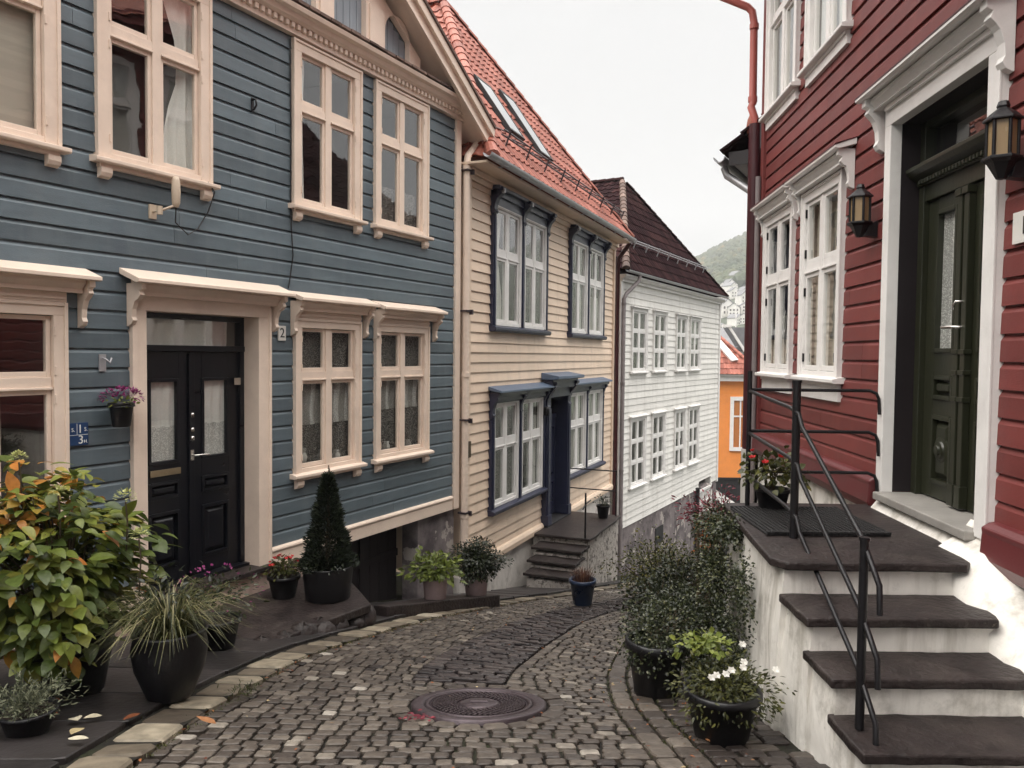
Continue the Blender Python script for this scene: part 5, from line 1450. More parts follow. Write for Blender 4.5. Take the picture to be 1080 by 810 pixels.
# --- hydrangea, lower left
rng = random.Random(11)
t = thing('hydrangea', 'large leafy hydrangea with green and orange leaves in a dark pot by the blue wall', 'potted plant', (-2.62, 4.55, g(4.55) + .06))
pot(t, (-2.62, 4.55, g(4.55) + .05), .27, .42, M['pot_black'])
b = MB(); C = Vector((-2.80, 4.55, -1.30)); stems(b, rng, (-2.62, 4.55, -1.72), C, (.5, .45, .6), 40, .008); b.build('stem', M['twig'], t)
b = MB()
def hb(p, tt):
    return tt
for _ in range(2500):
    d = rdir(rng, -.85, 1); az = math.atan2(d.y, d.x)
    k = 1 + .16 * math.sin(4 * az + 3 * d.z) + .10 * math.sin(7 * az - 5 * d.z)
    q = rng.uniform(.55, 1.0) * k
    p = C + Vector((d.x * .60 * q, d.y * .56 * q, d.z * (.58 if d.z > 0 else .60) * q))
    if p.z > -.95 and d.x > .1: p.x -= .12
    o = Vector((d.x, d.y, d.z * .25 - .16)) + Vector((rng.gauss(0, .5), rng.gauss(0, .5), rng.gauss(0, .22)))
    nn = Vector((d.x * .3, d.y * .35, 1.0)) + Vector((rng.gauss(0, .3), rng.gauss(0, .3), 0))
    s = rng.uniform(.5, 1.2)
    r = rng.random(); tt = rng.uniform(.12, .76)
    if p.z > -1.12 and p.x < -2.66 and r < .38: tt = rng.uniform(.78, .94)
    if r > .985: tt = rng.uniform(.86, .97)
    leaf(b, p, o, nn, .122 * s, .072 * s * rng.uniform(.85, 1.15), rng.uniform(.1, .4), rng.uniform(.1, .5), tt, 5)
for px, tt in (((-2.86, 4.02, -.98), .98), ((-2.80, 4.0, -1.03), 1.0), ((-2.83, 3.98, -1.28), .95), ((-2.40, 4.14, -1.58), .91), ((-2.36, 4.16, -1.66), .88), ((-2.92, 4.05, -1.26), .96)):
    leaf(b, px, (.25, -.25, -.8), (.3, -.8, .3), .12, .055, .35, .3, tt, 5)
b.build('foliage', M['l_hyd'], t)
for c, r in (((-2.22, 4.45, -.85), .055), ((-2.55, 4.35, -.80), .035), ((-2.13, 4.42, -1.06), .04), ((-2.80, 4.4, -.62), .04)):
    b = MB()
    for _ in range(60):
        d = rdir(rng, -.1, 1); p = Vector(c) + d * r * rng.uniform(.7, 1); leaf(b, p, d, (0, 0, 1), .020, .016, .1, .1, rng.random(), 3)
    b.build('flower_head', M['f_lime'], t)
b = MB()
for c in ((-2.22, 4.45, -.87), (-2.55, 4.35, -.82), (-2.13, 4.42, -1.08), (-2.80, 4.4, -.64)): b.tube([(c[0] - .05, c[1] + .1, c[2] - .35), (c[0], c[1] + .02, c[2] - .12), c], .005, 5)
b.build('flower_stalk', M['twig'], t)

# --- striped grass in a dark pot
t = thing('ornamental_grass', 'arching striped grass in a tall black pot beside the hydrangea', 'potted plant', (-1.97, 4.45, g(4.45) + .06))
pc = (-1.97, 4.45, g(4.45) + .055)
pot(t, pc, .21, .40, M['pot_black'], 'belly')
b = MB(); rng = random.Random(5)
for _ in range(460):
    az = rng.uniform(0, 6.28); r0 = rng.uniform(0, .13)
    p = (pc[0] + r0 * math.cos(az), pc[1] + r0 * math.sin(az), pc[2] + .36)
    blade(b, rng, p, az + rng.gauss(0, .35), rng.uniform(.18, .50), rng.uniform(.10, .30), rng.uniform(.002, .0042), rng.random(), rng.uniform(.8, 1.25))
b.build('foliage', M['l_grass'], t)
b = MB(); crown(b, rng, (pc[0] - .08, pc[1] + .06, pc[2] + .55), (.2, .2, .16), 120, .05, .02, (.0, .5), .3, .4, -.6); b.build('undergrowth', M['l_dark'], t)
# --- purple leaved plant behind it
t = thing('purple_shrub', 'low dark shrub with tiny dull pink flowers before the dark door', 'potted plant', (-2.28, 6.0, g(6.0) + .06))
pc = (-2.28, 6.0, g(6.0) + .055); pot(t, pc, .17, .24, M['pot_black']); b = MB(); rng = random.Random(6)
crown(b, rng, (pc[0], pc[1], pc[2] + .40), (.34, .3, .22), 420, .05, .022, (.0, .75), .2, .4, -.6, .35); b.build('foliage', M['l_dark'], t)
b = MB()
for _ in range(70):
    d = rdir(rng, -.2, 1); leaf(b, (pc[0] + d.x * .34, pc[1] + d.y * .3, pc[2] + .40 + d.z * .24), d, (0, 0, 1), .022, .018, .1, .1, rng.random() * .8, 3)
tag(b.build('bloom', M['f_purple'], t), kind='stuff')
# --- grey-green tuft at the frame's lower left
t = thing('rosemary_bush', 'feathery grey-green herb low in the left foreground', 'plant', (-2.34, 3.72, g(3.7) + .06)); b = MB(); rng = random.Random(8)
pc = (-2.34, 3.72, g(3.72) + .05); pot(t, pc, .13, .12, M['pot_black'])
for _ in range(90):
    d = rdir(rng, .15, 1); L = rng.uniform(.14, .30); e = Vector((pc[0], pc[1], pc[2] + .1)) + Vector((d.x, d.y, d.z * .8)) * L
    for k in range(14):
        f = .25 + .75 * k / 14; p = Vector((pc[0], pc[1], pc[2] + .1)).lerp(e, f); dd = d + rdir(rng) * .9; leaf(b, p, dd, rdir(rng), .032, .0065, .1, .2, rng.random(), 3)
b.build('foliage', M['l_grey'], t)

# --- red flowering pot by the doorstep
def potted(name, label, c, r, h, mat, prof, fol, fmat, flowers=None, seed=1, group=None, n=300, L=.05, W=.028, rad=None, dz=.12, tints=(.1, .9), zlo=-.5):
    rng = random.Random(seed); t = thing(name, label, 'potted plant', c)
    pot(t, c, r, h, mat, prof)
    cc = (c[0], c[1], c[2] + h + dz); b = MB(); stems(b, rng, (c[0], c[1], c[2] + h * .85), cc, rad, 14, .004); b.build('stem', M['twig'], t)
    b = MB(); crown(b, rng, cc, rad, n, L, W, tints, .25, .45, zlo, .3); b.build(fol, M[fmat], t)
    if flowers:
        fm, cnt, size, top = flowers
        for _ in range(cnt):
            b = MB()
            d = rdir(rng, top, 1); p = Vector(cc) + Vector((d.x * rad[0], d.y * rad[1], d.z * rad[2])) * rng.uniform(.9, 1.1)
            for k in range(5):
                a = 2 * math.pi * k / 5; q = (d + Vector((math.cos(a), math.sin(a), .2)) * 1.2); leaf(b, p, q, d, size, size * .8, .1, .1, rng.random(), 3)
            b.build('flower', M[fm], t)
    return t
potted('geranium', 'small dark pot with red blooms on the platform beside the dark door', (-2.24, 7.62, -2.42), .155, .22, M['pot_black'], 'taper', 'foliage', 'l_olive', ('f_red', 16, .028, .4), 21, n=170, L=.06, W=.035, rad=(.15, .15, .12), dz=.06)
# --- dwarf conifer
t = thing('conifer', 'dark cone shaped conifer in a pot in front of the blue house window', 'potted plant', (-1.80, 7.60, -2.42)); c = (-1.80, 7.60, -2.42)
pot(t, c, .25, .33, M['pot_black'], 'straight'); b = MB(); rng = random.Random(9)
b.tube([(c[0], c[1], c[2] + .28), (c[0] + .01, c[1], c[2] + 1.25)], [.03, .006], 7); b.build('trunk', M['twig'], t)
b = MB()
for _ in range(11000):
    f = rng.random() ** 1.35; az = rng.uniform(0, 6.28)
    R0 = (.225 * (1 - f) ** .88 * (1 + .10 * math.sin(5 * az + 9 * f) + .12 * math.sin(2 * az + 23 * f))) * rng.uniform(.45, 1.05) + .012
    p = Vector((c[0] + R0 * math.cos(az), c[1] + R0 * math.sin(az), c[2] + .30 + f * .92))
    o = Vector((math.cos(az), math.sin(az), rng.uniform(.1, .9))) + rdir(rng) * .4
    leaf(b, p, o, rdir(rng), rng.uniform(.03, .065), .013, .1, .1, rng.random() ** 1.4, 3)
for k in range(60):
    f = k / 60; leaf(b, (c[0] + .01, c[1], c[2] + 1.16 + f * .14), (rng.gauss(0, .3), rng.gauss(0, .3), 1), rdir(rng), .03, .007, .1, .1, rng.random(), 3)
b.build('foliage', M['l_con'], t)
b = MB(); crown(b, rng, (c[0] - .05, c[1] - .05, c[2] + .36), (.26, .26, .09), 200, .035, .018, (0, .6), .7, .4, -.6); b.build('trailing_ivy', M['l_dark'], t)
# --- two clay pots on the ledge
potted('yellow_leaf_plant', 'mauve clay pot with a yellow-green leafy plant on the ledge before the cellar', (-.86, 8.85, g(8.85) + .155), .145, .25, M['pot_mauve'], 'straight', 'foliage', 'l_lime', ('f_lime', 5, .02, .2), 31, n=460, L=.085, W=.045, rad=(.30, .26, .19), dz=.09, tints=(0, .75))
potted('box_ball', 'mauve clay pot with a rounded dark green bush at the corner of the houses', (-.42, 9.55, g(9.55) + .155), .15, .23, M['pot_mauve'], 'straight', 'foliage', 'l_dark', None, 32, n=4200, L=.04, W=.024, rad=(.34, .32, .25), dz=.20, tints=(0, .65), zlo=-.8)
# --- blue pot on the kerb, black pot on the landing
t = thing('red_grass', 'dark blue pot with short reddish grass at the foot of the rubble steps', 'potted plant', (.92, 9.75, g(9.75) + .05)); c = (.92, 9.75, g(9.75) + .04)
pot(t, c, .165, .32, M['pot_blue'], 'taper'); b = MB(); rng = random.Random(14)
for _ in range(260):
    az = rng.uniform(0, 6.28); r0 = rng.uniform(0, .13); blade(b, rng, (c[0] + r0 * math.cos(az), c[1] + r0 * math.sin(az), c[2] + .28), az, rng.uniform(.02, .10), rng.uniform(.10, .20), .003, rng.random(), .6)
b.build('foliage', M['l_heath'], t)
p_ = cream.pt(16.9, .82, -3.22)
potted('landing_plant', 'black pot with a small dark plant on the landing by the navy door', p_, .13, .26, M['pot_black'], 'taper', 'foliage', 'l_dark', None, 34, n=120, L=.05, W=.03, rad=(.17, .17, .12), dz=.06)
# --- right side: big shrub in a dark tub
t = thing('cotoneaster', 'spreading small leaved evergreen in a dark round tub at the right of the street', 'potted plant', (.93, 4.86, g(4.86))); c = (.93, 4.86, g(4.86) - .005)
pot(t, c, .185, .36, M['pot_black'], 'taper'); rng = random.Random(15); b = MB()
stems(b, rng, (c[0], c[1], c[2] + .3), (1.12, 5.2, -1.9), (.25, .4, .25), 26, .007); b.build('stem', M['twig'], t)
b = MB()
crown(b, rng, (.95, 4.95, -1.80), (.24, .30, .20), 3600, .023, .015, (.0, 1), .3, .4, -.75, .25)
crown(b, rng, (1.16, 5.25, -1.80), (.29, .36, .20), 6500, .023, .015, (.0, .92), .35, .4, -.85, .25)
crown(b, rng, (1.28, 4.95, -1.98), (.16, .36, .22), 2600, .023, .015, (.0, .8), .3, .4, -.8, .25)
crown(b, rng, (.90, 4.82, -1.88), (.20, .17, .10), 900, .023, .015, (.05, .9), .3, .4, -.8, .3)
b.build('foliage', M['l_dark'], t)
t = thing('trailing_shrub', 'leafy trailing shrub hanging over the landing corner of the white steps', 'shrub', (1.45, 5.6, g(5.6))); rng = random.Random(16); b = MB()
b.tube([(1.42, 5.66, g(5.6) - .02), (1.46, 5.66, -1.7), (1.52, 5.62, -1.2)], [.035, .028, .02], 8); b.tube([(1.36, 5.72, g(5.6) - .02), (1.40, 5.7, -1.75), (1.36, 5.6, -1.25)], [.02, .018, .01], 8); b.build('stem', M['twig'], t)
b = MB()
crown(b, rng, (1.54, 5.70, -1.24), (.22, .26, .15), 2000, .026, .017, (.1, 1), .2, .4, -.9, .35)
crown(b, rng, (1.50, 5.25, -1.18), (.10, .22, .13), 900, .026, .017, (.2, 1), .2, .4, -.9, .35)
crown(b, rng, (1.40, 5.30, -1.48), (.11, .36, .22), 2800, .024, .016, (.1, 1), .2, .4, -.9, .3)
crown(b, rng, (1.40, 5.00, -1.80), (.09, .45, .34), 2200, .024, .016, (.05, .9), .2, .4, -1, .35)
crown(b, rng, (1.42, 4.72, -1.42), (.045, .22, .26), 700, .024, .016, (.2, 1), .2, .4, -1, .4)
b.build('foliage', M['l_dark'], t)
# --- white flowered pot, right foreground
t = thing('white_flower_pot', 'dark pot of mixed green plants with small white flowers beside the white steps', 'potted plant', (1.10, 3.95, g(3.95))); c = (1.10, 3.95, g(3.95) - .005)
pot(t, c, .19, .26, M['pot_black'], 'taper'); rng = random.Random(17); b = MB()
crown(b, rng, (1.12, 3.97, -1.71), (.27, .25, .18), 2300, .032, .012, (.05, .85), .2, .4, -.75, .3); b.build('foliage', M['l_olive'], t)
b = MB(); crown(b, rng, (1.03, 4.06, -1.53), (.15, .12, .06), 190, .04, .03, (.3, 1), .2, .6, -.3, .3); b.build('lime_foliage', M['l_lime'], t)
for q in ((1.03, 3.80, -1.58), (1.07, 3.78, -1.565), (1.10, 3.79, -1.55), (1.17, 3.82, -1.52), (1.01, 3.82, -1.60), (1.20, 3.95, -1.48), (1.34, 3.85, -1.57), (1.16, 3.80, -1.54)):
    b = MB()
    for k in range(6): leaf(b, q, (math.cos(k * 1.05), math.sin(k * 1.05) * .6 - .2, .5 * math.sin(k * 1.05) + .2), (0, -1, .5), .022, .017, .1, .1, rng.random(), 3)
    b.build('flower', M['f_white'], t)
# --- geranium on the landing's far corner
potted('geranium', 'red flowered geranium in a pot at the far corner of the landing behind the railing', (1.84, 5.44, -1.08), .12, .16, M['pot_black'], 'taper', 'foliage', 'l_olive', ('f_red', 5, .03, .55), 41, n=260, L=.05, W=.04, rad=(.23, .18, .17), dz=.10, tints=(.1, 1))
# --- purple heather in the wall pot
q = blue.pt(7.24, .14, -.62)
t = thing('wall_pot', 'small black pot with purple blooms hung on the blue boards beside the dark door', 'potted plant', q); rng = random.Random(19)
pot(t, q, .095, .20, M['pot_black'], 'taper'); b = MB()
for _ in range(190):
    d = rdir(rng, -.2, 1); p = Vector(q) + Vector((d.x * .15, d.y * .15, .235 + d.z * .075)); leaf(b, p, d + rdir(rng) * .6, (0, 0, 1), .035, .022, .1, .2, rng.random() ** 1.4, 3)
tag(b.build('bloom', M['f_purple'], t), kind='stuff')
b = MB(); crown(b, rng, (q[0], q[1], q[2] + .19), (.12, .12, .05), 60, .04, .02, (.2, 1), .3, .4, -.6); b.build('foliage', M['l_lime'], t)
b = MB(); b.tube([blue.pt(7.24, .0, -.46), blue.pt(7.24, .05, -.46)], .01, 6); b.lathe([(.098, 0), (.102, .012), (.106, 0)], (q[0], q[1], q[2] + .165), 20); b.build('hanger', M['iron'], t)
# --- garden shrubs farther down on the right
def shrub(name, label, c, rad, n, L, W, mat, seed, tints=(0, 1), group=None, zlo=-.9, lump=.35):
    rng = random.Random(seed); t = thing(name, label, 'shrub', (c[0], c[1], g(c[1]) - .05), group); b = MB()
    stems(b, rng, (c[0], c[1], g(c[1]) - .1), c, rad, 16, .012); b.tube([(c[0], c[1], g(c[1]) - .1), (c[0] + .03, c[1], c[2])], [.04, .02], 7); b.build('stem', M['twig'], t)
    b = MB(); crown(b, rng, c, rad, n, L, W, tints, .3, .4, zlo, lump); b.build('foliage', M[mat], t)
shrub('garden_shrub', 'yellowing olive green shrub before the stained foundation of the white house', (2.12, 10.8, -3.02), (.66, .6, .50), 4200, .045, .026, 'l_olive', 51, (0, 1))
shrub('garden_shrub', 'dark green shrub between the olive bush and the steps of the red house', (2.15, 9.4, -2.80), (.42, .45, .40), 1900, .055, .03, 'l_dark', 52, (.0, .9))
shrub('garden_shrub', 'low dark bush on the far side of the road below the olive shrub', (1.72, 8.9, -2.92), (.45, .5, .42), 2600, .05, .03, 'l_dark', 53, (.0, .6))
shrub('japanese_maple', 'crimson leaved maple bush below the corner of the white house', (3.35, 12.6, -2.52), (.62, .6, .34), 800, .085, .028, 'l_maple', 54, (0, 1), lump=.5)
shrub('rust_shrub', 'rust orange bush beside the pale foot of the downpipe', (2.85, 11.0, -2.55), (.20, .3, .34), 320, .06, .035, 'l_rust', 55, (0, 1), lump=.5)
# --- small weed in the kerb joint, petals and fallen leaves
lb = MB(); rng = random.Random(63)
for _ in range(420):
    k = rng.random(); tt_ = rng.uniform(1.2, 8)
    if k < .4: p = offset(tt_, 0, rng.gauss(.02, .05)); dz = .01
    elif k < .8: p = offset(tt_, 1, rng.uniform(.0, .5)); dz = .008
    else: p = street(tt_, rng.random()); dz = .006
    leaf(lb, (p[0], p[1], g(p[1]) + dz), rdir(rng, -.2, .3), (rng.gauss(0, .3), rng.gauss(0, .3), 1), rng.uniform(.012, .035), rng.uniform(.006, .016), .3, .2, rng.random() * .8, 3)
tag(lb.build('leaf_litter', M['fall']), kind='stuff', label='bits of brown leaf litter caught in the joints of the cobbles', cat='leaf litter')
ms = MB()
for _ in range(1500):
    k = rng.random(); tt_ = rng.uniform(1.0, 8)
    p = offset(tt_, 0, rng.choice((-.005, .28)) + rng.gauss(0, .012)) if k < .5 else offset(tt_, 1, rng.choice((-.005, .13, .265)) + rng.gauss(0, .012))
    dz = -.012 if k >= .5 else .005
    for _k in range(2): leaf(ms, (p[0] + rng.gauss(0, .01), p[1] + rng.gauss(0, .01), g(p[1]) + dz), rdir(rng, .1, 1), rdir(rng), rng.uniform(.012, .030), .006, .1, .2, rng.random() * .7, 3)
tag(ms.build('joint_moss', M['l_olive']), kind='stuff', label='moss and tiny weeds growing in the kerb and gutter joints', cat='moss')
t = thing('weed_tuft', 'small dark weed growing in the joint of the pale kerb stones', 'weed', (-1.60, 4.62, g(4.62) + .02)); b = MB(); rng = random.Random(61)
for _ in range(120): d = rdir(rng, .1, 1); leaf(b, (-1.60 + rng.gauss(0, .05), 4.62 + rng.gauss(0, .06), g(4.62) + .045), d, (0, 0, 1), .035, .007, .1, .2, rng.random() * .5, 3)
b.build('foliage', M['l_olive'], t)
rng = random.Random(62)
FL = [((-1.50, 3.92), 'orange fallen leaf on the kerb near the bottom of the street', .55, .03), ((-1.93, 4.0), 'dull red fallen leaf on the dark pavement beside the kerb', .2, .06),
      ((-2.08, 3.72), 'large pale yellow fallen leaf on the dark pavement under the hydrangea', .80, .06), ((-2.10, 3.95), 'narrow pale leaf lying farthest back on the dark pavement', .95, .06),
      ((-2.22, 3.90), 'long white leaf on the pavement left of the pale yellow leaf', .98, .06), ((-2.05, 3.55), 'small whitish leaf at the very front of the pavement', 1.0, .06),
      ((-2.38, 3.98), 'reddish brown curled leaf on the pavement under the bush', .1, .06), ((-2.30, 3.62), 'dark red leaf by the grey-green herb', .12, .06), ((-2.45, 4.15), 'brown leaf in the shade beneath the hydrangea', .3, .06)]
proto = None
for (x, y), lab, tt, dz in FL:
    b = MB(); leaf(b, (0, 0, .012), (math.cos(x * 40), math.sin(x * 40), .05), (0, 0, 1), rng.uniform(.07, .13), rng.uniform(.04, .065), .35, -.12, tt, 5)
    o = b.build('fallen_leaf', M['fall']); o.location = (x, y, g(y) + dz + .004); tag(o, lab, 'leaf', 'fallen leaves on the left pavement')
b = MB()
for _ in range(26): leaf(b, (rng.gauss(0, .05), rng.gauss(0, .022), .012), rdir(rng, -.1, .5), (0, 0, 1), .03, .02, .2, .2, rng.random(), 3)
o = b.build('fallen_petals', M['l_maple']); o.location = (-.50, 4.20, g(4.2) + .006); tag(o, 'small heap of pink petals on the cobbles by the manhole', 'petals')

# ================================================================= FAR: orange house, grey roof, hill
og = thing('orange_house', 'orange painted house with a red tiled roof below the street', 'house', (12.5, 40, g(40)))
def obox(b, *a, **k): b.box(*a, **k)
b = MB(); b.box(7.5, 12.55, 40, 46, -6.3, -1.0); b.build('wall', M['orange'], og)
b = MB(); b.box(7.4, 12.65, 39.9, 46.1, g(40) - 1, -6.3); b.box(7.4, 12.65, 39.86, 39.9, -6.34, -6.22); b.build('plinth', M['plinthdark'], og)
b = MB(); b.box(7.3, 12.75, 39.75, 46.2, -1.25, -.98); b.box(7.3, 12.85, 39.6, 46.3, -.97, -.88); b.build('eaves', M['wtrim'], og)
fw = MB(); O_ = [(11.25, 39.92, -4.85), (12.3, 39.92, -4.85), (12.3, 39.92, -2.05), (11.25, 39.92, -2.05)]; I_ = [(11.43, 39.92, -4.65), (12.12, 39.92, -4.65), (12.12, 39.92, -2.25), (11.43, 39.92, -2.25)]
fw.add(O_ + I_ + [(x, 40.01, z) for x, y, z in O_], [(0, 1, 5, 4), (1, 2, 6, 5), (2, 3, 7, 6), (3, 0, 4, 7), (0, 8, 9, 1), (1, 9, 10, 2), (2, 10, 11, 3), (3, 11, 8, 0)])
w_ = fw.build('window', M['wtrim'], og); fw = MB(); fw.box(11.74, 11.81, 39.94, 39.96, -4.65, -2.25); fw.build('mullion', M['wtrim'], w_); fw = MB(); fw.box(11.43, 12.12, 39.945, 39.958, -3.10, -3.02); fw.build('transom', M['wtrim'], w_)
# fw.build('window', M['wtrim'], og)
b = MB(); b.add([(11.43, 39.965, -4.65), (12.12, 39.965, -4.65), (12.12, 39.965, -2.25), (11.43, 39.965, -2.25)], [(0, 1, 2, 3)]); b.build('pane', M['glass'], w_)
rt = MB()
class Flat: pass
fl = Flat(); fl.o = og
rf = tiled(fl, (7.2, 39.55, -.88), (1, 0, 0), (0, .75, 1), [(0, 0), (5.55, 0), (2.25, 4.27), (0, 4.27)], M['redtile'], 'roof', og, .35, .26)
tiled(fl, (12.75, 39.55, -.88), (0, 1, 0), (-1, 0, 1.0), [(0, 0), (6.8, 0), (6.8, 4.8), (3.4, 4.8)], M['redtile'], 'roof_slope', rf, .35, .26)
b = MB(); hip_caps(b, (12.75, 39.55, -.86), (9.45, 42.1, 2.55), .12); b.build('hip_tile', M['redtile'], rf)
b = MB(); 
def orf(a, s, h=0): 
    v = Vector((0, .6, .8)); n = Vector((0, -.8, .6)); return Vector((a, 39.55, -.88)) + v * s + n * h
for (a0, q0, a1, q1) in ((10.45, 2.2, 11.25, .75),):
    vs = [orf(a0, q0, .15), orf(a1, q1, .15), orf(a1 + .35, q1 + .06, .15), orf(a0 + .35, q0 + .06, .15)]; vs += [orf(a0, q0, .0), orf(a1, q1, 0), orf(a1 + .35, q1 + .06, 0), orf(a0 + .35, q0 + .06, 0)]
    b.add(vs, [(0, 1, 2, 3), (4, 5, 1, 0), (5, 6, 2, 1), (6, 7, 3, 2), (7, 4, 0, 3)])
b.build('roof_ladder', M['wtrim'], rf)
t = thing('stair_wall', 'white sloping stair wall with dark coping below the orange house', 'wall', (9.4, 34, g(34)))
b = MB(); b.prism([(7.6, -4.9), (10.6, -6.9), (10.6, -7.35), (7.6, -5.35)], 33.9, 34.2, 'w'); b.prism([(8.9, -6.9), (11.0, -5.9), (11.0, -6.3), (8.9, -7.3)], 33.4, 33.6, 'w')
b.build('stringer', M['wtrim'], t)
b = MB(); b.prism([(7.6, -5.36), (10.6, -7.36), (10.6, -12), (7.6, -12)], 33.95, 34.15, 'w'); b.build('wall', M['plinthdark'], t)
gr = thing('grey_roofed_house', 'house with a grey slate roof and white barge board beyond the orange house', 'house', (17, 62, g(62)))
b = MB(); b.box(14, 26, 62, 74, -18, -1.0); b.build('wall', M['white'], gr)
b = MB(); b.add([(13.5, 62, -1.2), (26, 62, -1.2), (26, 67.5, 2.5), (13.5, 67.5, 2.5)], [(0, 1, 2, 3)]); b.build('roof', M['greyroof'], gr)
b = MB(); b.prism([(16.9, 2.35), (19.6, -1.6), (19.6, -2.0), (16.7, 2.35)], 60.4, 60.6, 'w'); b.prism([(16.3, 2.3), (16.95, 2.3), (16.95, 2.5), (16.3, 2.5)], 60.3, 60.7, 'w'); b.build('barge_board', M['wtrim'], gr)
b = MB(); b.prism([(16.9, 2.3), (19.5, -1.6), (23, -1.6), (20.4, 2.3)], 60.7, 62.5, 'w'); b.build('gable_roof', M['greyroof'], gr)
b = MB(); b.box(17.3, 18.1, 61.0, 61.8, -.8, .45); b.build('dormer', M['wtrim'], gr); b = MB(); b.prism([(17.1, .45), (17.7, .85), (18.3, .45)], 60.9, 61.9, 'w'); b.build('dormer_roof', M['greyroof'], gr)
for x, y, h, lab in ((13.2, 55, 1.3, 'ochre leaved tree top left of the grey roof'), (15.7, 53, -.6, 'yellowing bush top in front of the grey roof')):
    rng = random.Random(int(x)); t = thing('autumn_tree', lab, 'tree', (x, y, g(y))); b = MB(); b.tube([(x, y, g(y) - .1), (x, y, h)], [.2, .06], 7); b.build('trunk', M['twig'], t)
    b = MB(); crown(b, rng, (x, y, h - 1.0), (.9, .9, 1.1), 700, .22, .13, (.2, 1), .2, .4, -.9, .4); b.build('crown', M['l_rust'] if h > 0 else M['l_lime'], t)

def ridge(a):
    pts = [(-1.5, 10), (-.6, 20), (-.2, 34), (.0, 52), (.12, 88), (.20, 120), (.241, 131), (.27, 146), (.30, 156), (.36, 176), (.45, 205), (.6, 230), (.9, 200), (1.5, 150)]
    for (a0, h0), (a1, h1) in zip(pts, pts[1:]):
        if a <= a1: f = max(0, (a - a0) / (a1 - a0)); return h0 + (h1 - h0) * f
    return pts[-1][1]
def hz(x, y):
    s = max(0, (y - 190) / 710); s = s if s < 1 else max(.3, 1 - .3 * (s - 1))
    from mathutils import noise
    return -18.5 + s * ridge(x / y) * (1 + .0) + 3.5 * s * noise.noise(Vector((x * .012, y * .012, 0)))
b = MB(); xs = [-.9 + .02 * i for i in range(121)]; ys = [190 + 22 * i for i in range(46)]
vs = [(a * y, y, hz(a * y, y)) for y in ys for a in xs]; n = len(xs)
b.add(vs, [(j * n + i, j * n + i + 1, (j + 1) * n + i + 1, (j + 1) * n + i) for j in range(len(ys) - 1) for i in range(n - 1)], .5, 0, True)
tag(b.build('hill', M['hill']), kind='structure')
b = MB(); rng = random.Random(70)
for _ in range(5200):
    a = rng.uniform(.18, .40); y = rng.uniform(470, 960); x = a * y; z = hz(x, y); r = rng.uniform(2.0, 4.2); hh = rng.uniform(1.0, 1.9)
    tt = min(1, max(0, rng.gauss(.45, .22)))
    vs = [(x, y, z + r * hh * 1.2)]; k = 6
    for lv, rr in ((.75, .62), (.35, 1.0), (-.2, .8)):
        for i in range(k): an = 6.283 * i / k + lv; q = r * rr * rng.uniform(.75, 1.2); vs.append((x + q * math.cos(an), y + q * math.sin(an), z + r * hh * lv + r * .4))
    fs = [(0, 1 + i, 1 + (i + 1) % k) for i in range(k)] + [(1 + l * k + i, 1 + (l + 1) * k + i, 1 + (l + 1) * k + (i + 1) % k, 1 + l * k + (i + 1) % k) for l in range(2) for i in range(k)]
    b.add(vs, fs, tt, 0, False)
tag(b.build('forest', M['wood_far']), kind='stuff', label='autumn wood covering the distant hillside', cat='wood')
# pale houses at the foot of the hill
def far_house(w, d, h, rh):
    o = bpy.data.objects.new('hillside_house', None); COL.objects.link(o)
    b = MB(); b.box(-w, w, -d, d, -8, h); b.prism([(-w, h), (w, h), (0, h + rh)], -d, d, 'w'); b.build('wall', M['white'], o)
    b = MB(); b.prism([(-w - .3, h - .2), (0, h + rh), (w + .3, h - .2), (w + .3, h + .15), (0, h + rh + .4), (-w - .3, h + .15)], -d - .3, d + .3, 'w'); b.build('roof', M['greyroof'], o)
    b = MB()
    for i in (-.55, 0, .55):
        for z in (h * .25, h * .65): b.box(i * w - .45, i * w + .45, -d - .05, -d + .1, z, z + 1.1)
    b.build('window', M['room'], o)
    return o
rng = random.Random(72); first = None
for k in range(40):
    y = rng.uniform(330, 520); a = rng.uniform(.245, .312); x = a * y
    if first is None: first = o = far_house(3.6, 4, 5.2, 2.6)
    else:
        o = first.copy(); COL.objects.link(o)
        for ch in first.children:
            c2 = ch.copy(); COL.objects.link(c2); c2.parent = o
    o.location = (x, y, hz(x, y) - .5); o.rotation_euler = (0, 0, rng.uniform(-.8, .8)); s = rng.uniform(.5, .95); o.scale = (s, s * .9, s * rng.uniform(.8, 1.2))
    tag(o, 'tiny pale house with a grey roof at the foot of the distant wooded hill', 'house', 'pale houses at the foot of the hill')
t = thing('flag_pole', 'thin white pole standing before the distant hillside houses', 'pole', (.2866 * 90, 90, -17))
b = MB(); b.tube([(.2866 * 90, 90, -18), (.2866 * 90, 90, 8.2)], [.12, .06], 8); b.lathe([(.001, 0), (.12, .1), (.001, .25)], (.2866 * 90, 90, 8.2), 8); b.build('pole', M['wtrim'], t)

# the damp air between here and the hill
if HAZE:
    hm = bpy.data.materials.new('haze_air'); hm.use_nodes = True; nt = hm.node_tree; nt.nodes.clear()
    o_ = nt.nodes.new('ShaderNodeOutputMaterial'); pv_ = nt.nodes.new('ShaderNodeVolumePrincipled')
    pv_.inputs['Color'].default_value = (.93, .95, .97, 1); pv_.inputs['Density'].default_value = HAZE; pv_.inputs['Anisotropy'].default_value = .2
    nt.links.new(pv_.outputs[0], o_.inputs['Volume'])
    b = MB(); b.box(-1700, 2000, -80, 1800, -26, 330); tag(b.build('haze', hm), kind='stuff', label='pale damp haze in the air over the whole scene', cat='haze')
